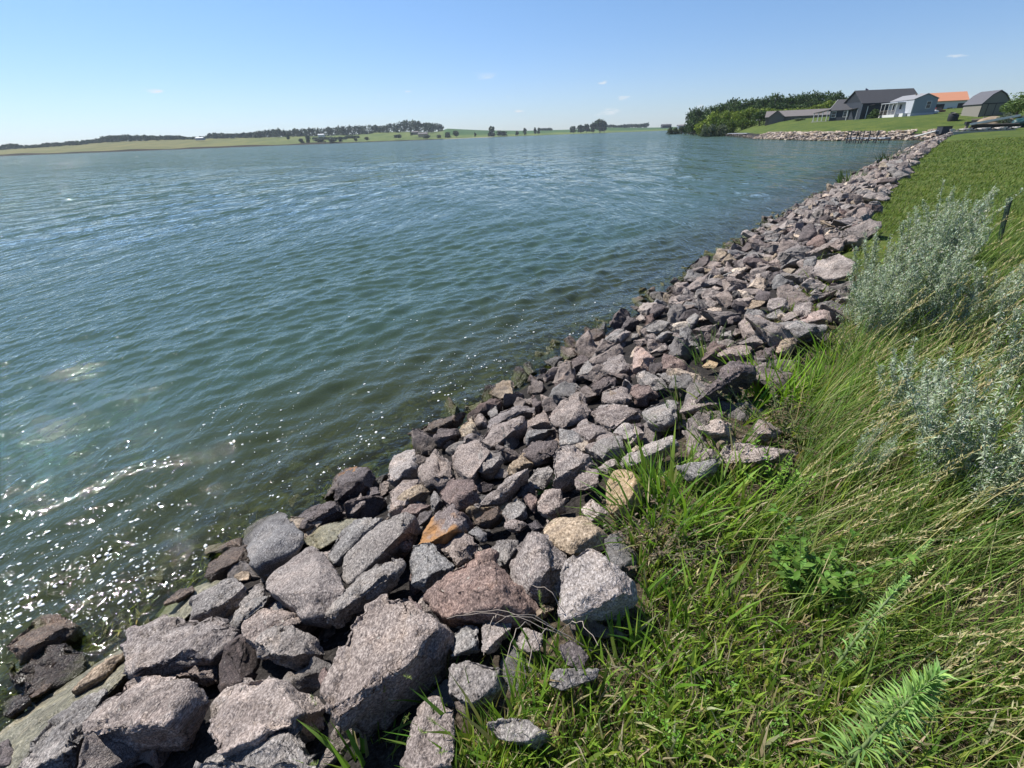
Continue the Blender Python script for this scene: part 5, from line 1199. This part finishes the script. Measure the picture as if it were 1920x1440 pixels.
for k in range(13): strip('stripe', 0 if k < 6 else 1.0, 2.6, k*.15*1.2, (k+1)*.15*1.2, mr if k % 2 == 0 else MW['white'], e2) if k >= 6 else strip('stripe', 0, 2.6, k*.18, (k+1)*.18, mr if k % 2 == 0 else MW['white'], e2)
cn = strip('canton', 0, .99, 6*.18, 13*.18, mbl, e2)
bm = bmesh.new()
for r_ in range(5):
    for c_ in range(6):
        u = .1+c_*.155; bmesh.ops.create_icosphere(bm, subdivisions=1, radius=.035, matrix=Matrix.Translation((.06+u*.78, .18*math.sin(u*3.2), 6*.18+.15+r_*.23-.3*u*u+.5)))
tag(bm_obj('stars', bm, MW['white'], cn), kind='stuff')
# red car by the garage
A = aty(1745, 213.5, 140); e = empty('parked_car', (A[0], A[1], 4.15), .15)
prism('body', [(0, 0, .35), (4.2, 0, .35), (4.3, 0, .8), (3.2, 0, .95), (2.6, 0, 1.45), (1.3, 0, 1.45), (.7, 0, .98), (0, 0, .85)], (0, 1.7, 0), MW['red'], e)
prism('windscreen', [(.8, -.01, .98), (1.3, -.01, 1.38), (2.55, -.01, 1.38), (3., -.01, .98)], (0, 1.72, 0), MW['glass'], e)
for x_ in (.8, 3.4):
    V, F = tube_np([(x_, -.05, .33), (x_, .06, .33), (x_, .18, .33)], [.33, .34, .33], 16); w_ = link('wheel', np_mesh('wheel', V, F.ravel(), np.full(len(F), 4)), MW['tyre'], e)
tag(e, 'dark red car parked between the trailer home and the orange-roofed garage', 'car')
bm = blob_rock((1.0, .8, .55), 3, 77, .2); o = bm_obj('boulder', bm, MW['white'], smooth=True); A = aty(1749, 214, 128); o.location = (A[0], A[1], gz(A[0], A[1])+.3); tag(o, 'white rounded boulder on the lawn in front of the red car', 'boulder')
# right edge willow
for i in range(2): pass
tree(1922, 172, 92, 56, [(.12, .19, .05), (.17, .24, .08), (.08, .13, .035)], 'wind-blown pale green willow at the right edge behind the shed', key='wil', n=2600, leaf=.03, lo=.05)
tree(1888, 212, 86, 22, [(.16, .17, .07), (.12, .16, .05)], 'scrubby bush on the dirt mound beside the shed', name='bush', cat='bush', key='w', leaf=.05, lo=0)
A = aty(1872, 216, 88); bm = blob_rock((3.2, 1.6, 1.1), 4, 55, .4); o = bm_obj('dirt_mound', bm, simple('dirt', (.28, .21, .14), .95, .3, 2, .05), smooth=True); o.location = (A[0], A[1], gz(A[0], A[1])+.1); tag(o, 'low mound of bare tan dirt right of the shed', 'mound')
A = aty(1846, 213, 90); e = empty('trailer_bed', (A[0], A[1], gz(A[0], A[1])), .35); pbox('bed', e, 'wood', (0, 4.6, 0, 1.6, .75, .95)); pbox('side_rail', e, 'conc', (0, 4.6, -.06, -.002, .95, 1.15)); pbox('box', e, 'black', (0, .8, .1, 1.5, .1, .74))
for x_ in (2.6, 3.4):
    V, F = tube_np([(x_, -.02, .3), (x_, .1, .3), (x_, .2, .3)], [.28, .3, .28], 14); link('wheel', np_mesh('wheel', V, F.ravel(), np.full(len(F), 4)), MW['tyre'], e)
tag(e, 'low flatbed utility trailer parked in front of the shed doors', 'trailer')
# yard things along the retaining wall
A = aty(1785, 227, 98); e = empty('fire_pit', (A[0], A[1], gz(A[0], A[1]))); V, F = tube_np([(0, 0, -.1), (0, 0, .5), (0, 0, 1.0), (.05, 0, 1.1)], [.75, .8, .78, .7], 12); link('bowl', np_mesh('bowl', V, F.ravel(), np.full(len(F), 4), smooth=True), MW['black'], e); boxes('lid', [(-.7, .8, -.6, .6, 1.08, 1.16)], MW['black'], e, .03); tag(e, 'round black barrel-like fire pit on the lawn', 'fire pit')
A = aty(1811, 239, 78); e = empty('mailbox_stump', (A[0], A[1], gz(A[0], A[1])-.1)); V, F = tube_np([(0, 0, 0), (.03, 0, .5), (.12, 0, 1.0)], [.26, .22, .2], 9); link('stump', np_mesh('stump', V, F.ravel(), np.full(len(F), 4), smooth=True), MW['wood'], e); boxes('box', [(-.25, .55, -.2, .25, 1.02, 1.4)], MW['black'], e, .02); tag(e, 'leaning wooden stump topped with a small black box', 'stump')
P1 = aty(1817, 241, 76); e, _ = frame2('log_pile', P1, aty(1882, 240, 74))
V, F = join_vf([tube_np([(RNG.uniform(0, .8), y_, z_), (3, y_, z_+RNG.uniform(-.1, .1)), (RNG.uniform(4.3, 5.2), y_, z_)], [RNG.uniform(.12, .2)]*3, 7) for y_ in (0, .35, .7) for z_ in (.15, .45, .75)])
link('logs', np_mesh('logs', V, F.ravel(), np.full(len(F), 4), smooth=True), simple('dark_log', (.05, .045, .045), .9, .3, 8), e)
tag(e, 'pile of dark weathered logs behind the white stone edging', 'log pile')
prism_ = boxes('plank', [(0, 5.0, -.2, .2, 0, .26)], MW['white']); prism_.location = aty(1818, 235, 76); b1 = aty(1877, 224.5, 74); dv = Vector(b1)-prism_.location; prism_.rotation_euler = dv.to_track_quat('X', 'Z').to_euler(); tag(prism_, 'long white plank lying across the dark log pile', 'plank')
A = aty(1885.5, 240, 74); e = empty('metal_post', (A[0], A[1], gz(A[0], A[1])-.1)); V, F = tube_np([(0, 0, 0), (0, 0, .9), (.02, 0, 1.8)], [.04, .04, .035], 8); link('post', np_mesh('post', V, F.ravel(), np.full(len(F), 4)), MW['black'], e); tag(e, 'thin black post standing at the right end of the log pile', 'post')
A = aty(1906, 234, 80); e = empty('covered_mower', (A[0], A[1], gz(A[0], A[1])), .2)
bm = blob_rock((1.5, .8, .75), 4, 12, .35); o = bm_obj('cover', bm, MW['teal'], e, smooth=True); o.location = (.9, 0, .55); boxes('seat', [(.8, 1.4, -.3, .3, 1.1, 1.5)], MW['black'], e, .05)
for x_ in (.1, 1.8):
    V, F = tube_np([(x_, -.72, .26), (x_, -.6, .26), (x_, -.5, .26)], [.26, .28, .26], 12); link('wheel', np_mesh('wheel', V, F.ravel(), np.full(len(F), 4)), MW['tyre'], e)
tag(e, 'dark teal riding mower parked at the right edge by the willow', 'mower')
# retaining edge of pale stones, ramp, bin
k = 0
e, L_ = frame2('retaining_wall', aty(1786, 252, 69), aty(1906, 244, 69.5)); pbox('face', e, 'conc', (0, L_*.98, 0, .3, -.3, .32)); tag(e, 'low tan concrete retaining wall at the end of the lawn', 'wall')
for f in np.linspace(0, 1, 19):
    P_ = np.array(e.location)+np.array([math.cos(e.rotation_euler.z), math.sin(e.rotation_euler.z), 0])*L_*f; o = link('edging_stone', proto('white', k % 5)); o.location = (P_[0], P_[1]+.15, P_[2]+.50); o.rotation_euler = (0, 0, e.rotation_euler.z+RNG.uniform(-.2, .2)); o.scale = (1.15, .75, .6); tag(o, 'white flat stone in the edging row on top of the retaining wall', 'stone', 'white edging stones on the retaining wall'); k += 1
for (x_, y_, Y_, s_, lab) in ((1790, 246, 74, 1.6, 'large flat white stone at the left end of the edging row'), (1775, 258, 68, 1.5, 'pale slanting slab at the end of the lawn beside the ramp'), (1752, 262, 74, 1.3, 'pale slab lying under the white ramp plank'), (1800, 244, 76, 1.1, 'second flat white stone behind the edging row'), (1765, 256, 70, 1.0, 'tan block below the dark bin')):
    o = link('slab', proto('white', k % 5)); A = aty(x_, y_, Y_); o.location = (A[0], A[1], max(gz(A[0], A[1])+.1, .2)); o.scale = (s_*1.3, s_, s_*.5); o.rotation_euler = (0, .0, .5*k); tag(o, lab, 'stone'); k += 1
A = aty(1768, 250, 76); e = empty('bin', (A[0], A[1], A[2]-.1), .1); boxes('body', [(-.75, .75, -.5, .5, 0, .95)], MW['blue'], e, .05); boxes('lid', [(-.78, .78, -.53, .53, .953, 1.0)], MW['black'], e); tag(e, 'dark grey-blue dock box beside the ramp', 'box')
o = boxes('ramp_plank', [(0, 1, -.25, .25, 0, .12)], MW['white']); a_ = aty(1718, 256.5, 84); b1 = aty(1758, 246, 76); o.location = a_; dv = Vector(b1)-Vector(a_); o.scale = (dv.length, 1, 1); o.rotation_euler = dv.to_track_quat('X', 'Z').to_euler(); tag(o, 'long white ramp plank leading down to the water in the corner of the bay', 'ramp')
# pale riprap round the bay
seg2 = SHORE[16:26]; L2 = np.r_[0, np.cumsum(np.linalg.norm(np.diff(seg2, axis=0), axis=1))]
sv, sf, sr, smt, o_ = [], [], [], [], 0
def place2(l, s):
    x = np.interp(l, L2, seg2[:, 0]); y = np.interp(l, L2, seg2[:, 1]); k = min(max(np.searchsorted(L2, l)-1, 0), len(seg2)-2); d = seg2[k+1]-seg2[k]; d = d/np.linalg.norm(d); return x+d[1]*s, y-d[0]*s
for i in range(1500):
    l = RNG.uniform(0, 60) if i < 1100 else RNG.uniform(55, 130); s = RNG.uniform(-.4, 4.2 if l < 58 else 1.6); x, y = place2(l, s); kd = RNG.choice(['cream', 'tan', 'cream', 'pale', 'cream', 'mauve']) if l < 58 else RNG.choice(['mauve', 'tan', 'grey']); r = RNG.uniform(.55, 1.15)*(1 if l < 58 else .45); me = proto(kd, int(RNG.integers(0, 6)))
    v = np.zeros(len(me.vertices)*3, np.float32); me.vertices.foreach_get('co', v); v = v.reshape(-1, 3)[:, :]*[r*1.3, r, r]; a = RNG.uniform(0, 6.28); ca, sa = math.cos(a), math.sin(a); tl = RNG.uniform(-.5, .5)
    v = v@np.array([[ca, sa, 0], [-sa, ca, tl], [0, -tl, 1]])+[x, y, gz(x, y)+.0*r+.02*s]
    f = np.zeros(len(me.loops), np.int32); me.loops.foreach_get('vertex_index', f); f = f.reshape(-1, 3); sv.append(v); sf.append(f+o_); o_ += len(v); sr.append(np.full(len(v), RNG.random())); smt.append(np.full(len(f), mats_order.index(kd)))
F = np.vstack(sf); me = np_mesh('bay_riprap', np.vstack(sv), F, np.full(len(F), 3), extra={'rv': np.concatenate(sr)}, smooth=True)
for k_ in mats_order: me.materials.append(ROCKM[k_])
me.polygons.foreach_set('material_index', np.concatenate(smt).astype(np.int32)); tag(link('bay_riprap', me), 'pale cream and tan riprap stones along the far side of the bay', 'riprap', kind='stuff')
for i, (x_, y_, w_) in enumerate(((1303, 247, 9), (1310, 243, 8), (1317, 246, 10), (1325, 247, 8), (1299, 248.5, 7))):
    A = aty(x_, y_, 300); o = link('boulder', proto('cream', i)); q = w_*.3; o.location = A; o.scale = (q*1.2, q, q*.9); o.rotation_euler = (0, .1*i, i); tag(o, 'pale boulder piled at the tip of the wooded point', 'boulder', 'pale boulders at the tip of the point')
# docks
def dock(A, B, wid, z, label, posts, ph, legs, rail=False):
    e, L_ = frame2('dock', A, B, 0.); boxes('deck', [(0, L_, 0, wid, z, z+.14)], MW['lgrey'], e)
    for f in np.linspace(.02, .98, legs):
        for y_ in (.05, wid-.05):
            V, F = tube_np([(f*L_, y_, -1.5), (f*L_, y_, 0), (f*L_, y_, z-.003)], [.06]*3, 6); link('leg', np_mesh('leg', V, F.ravel(), np.full(len(F), 4)), MW['steel'], e)
    for f in posts:
        V, F = tube_np([(f*L_, -.05, -1.2), (f*L_, -.05, z), (f*L_, -.05, z+ph)], [.09]*3, 6); link('post', np_mesh('post', V, F.ravel(), np.full(len(F), 4)), MW['steel'], e)
    for f in np.linspace(.05, .75, 3):
        V, F = tube_np([(f*L_, -.08, -.1), ((f+.05)*L_, -.08, z*.5), ((f+.10)*L_, -.08, z)], [.05]*3, 6); link('brace', np_mesh('brace', V, F.ravel(), np.full(len(F), 4)), MW['steel'], e)
    tag(e, label, 'dock')
dock(at(1584, 268.5, 0), at(1657, 268.5, 0), 1.3, .62, 'long grey dock with tall posts standing in the bay near the pale riprap', (.04, .12, .28, .36, .45, .6, .8), 1.15, 6)
dock(at(1363, 256.5, 0), at(1399, 256.5, 0), 1.5, .9, 'small pale dock on thin legs off the wooded shore', (), 0, 4)
e, L_ = frame2('rowboat', at(1341, 252.5, 0), at(1358, 252.6, 0), .0); prism('hull', [(0, 0, .1), (L_*.1, -1, -.1), (L_*.9, -1, -.1), (L_, 0, .15), (L_*.9, 1, .1), (L_*.1, 1, .1)], (0, 0, .7), MW['white'], e); pbox('seat', e, 'wood', (L_*.35, L_*.45, -.8, .8, .805, .86)); tag(e, 'low white boat moored at the shore of the wooded point', 'boat')
# far farmhouses
for (x_, y_, w_, h_, Y_, wall, roof, lab) in ((596, 254.5, 11, 3.2, 1180, 'white', 'lgrey', 'tiny white building at the edge of the ridge woods'), (784, 254, 17, 5, 1120, 'shake', 'roofb', 'farmhouse with a brown roof among trees above the far shore'), (772, 250, 12, 4, 1180, 'tan', 'roofb', 'dark-roofed farm building left behind the farmhouse'), (1242, 237.5, 17, 4.5, 1250, 'blue', 'roof', 'dark roofed building on the low hill right of the middle'), (1272, 238, 16, 4, 900, 'grey', 'roofb', 'distant low house just left of the wooded point'), (366, 260.5, 14, 3, 1180, 'grey', 'lgrey', 'small grey building between two stretches of the ridge woods')):
    A = aty(x_, y_, Y_); e = empty('farm_building', A); W_ = w_*Y_*math.cos(TH)/FPX; H_ = h_*Y_*math.cos(TH)**2/FPX; gable(e, 0, W_, 0, W_*.6, H_*.5, H_, wall, roof, base=-3, over=.6); tag(e, lab, 'building')
for n_, P_ in dict(ranch=(aty(1434, 233, 185)), blue=(aty(1553, 228, 150)), gar=aty(1610, 224, 141), shed=aty(1834.5, 216, 98), wall=aty(1786, 252, 69), trailer=aty(1706, 217, 125)).items(): print('BASE', n_, 'pix z', round(P_[2], 2), 'ground', round(gz(P_[0], P_[1]), 2))

ORDW = 'leftmost,second,third,fourth,fifth,sixth,seventh,eighth,ninth,tenth,eleventh,twelfth,thirteenth,fourteenth,fifteenth,sixteenth,seventeenth,eighteenth,nineteenth,twentieth,twenty-first,twenty-second,twenty-third,twenty-fourth,twenty-fifth,twenty-sixth,twenty-seventh,twenty-eighth,twenty-ninth,thirtieth,thirty-first,thirty-second'.split(',')
gr = {}
for o in COL.objects:
    if o.parent is None and o.get('group') and o.get('category') in ('tree', 'shrub', 'stone', 'boulder'): gr.setdefault(o['group'], []).append(o)
for g_, L_ in gr.items():
    L_.sort(key=lambda o: proj(o.location)[0])
    for i, o in enumerate(L_):
        w_ = o['label'].split()[:11]; o['label'] = ' '.join(w_)+(', leftmost of them' if i == 0 else f', {ORDW[min(i, 31)]} from the left')

# summer haze over the lake
hz = boxes('haze', [(-2600, 5200, -120, 3600, -4, 90)], None); hz.data.materials.clear()
m, t, out = mat_new('haze_air'); pv = N(t, 'ShaderNodeVolumePrincipled', Density=.00009, Anisotropy=.2); pv.inputs["Color"].default_value = (.80, .91, 1, 1); t.links.new(pv.outputs[0], out.inputs['Volume']); hz.data.materials.append(m)
tag(hz, 'thin pale summer haze over the lake', 'haze', kind='stuff')
SC.cycles.volume_bounces = 0
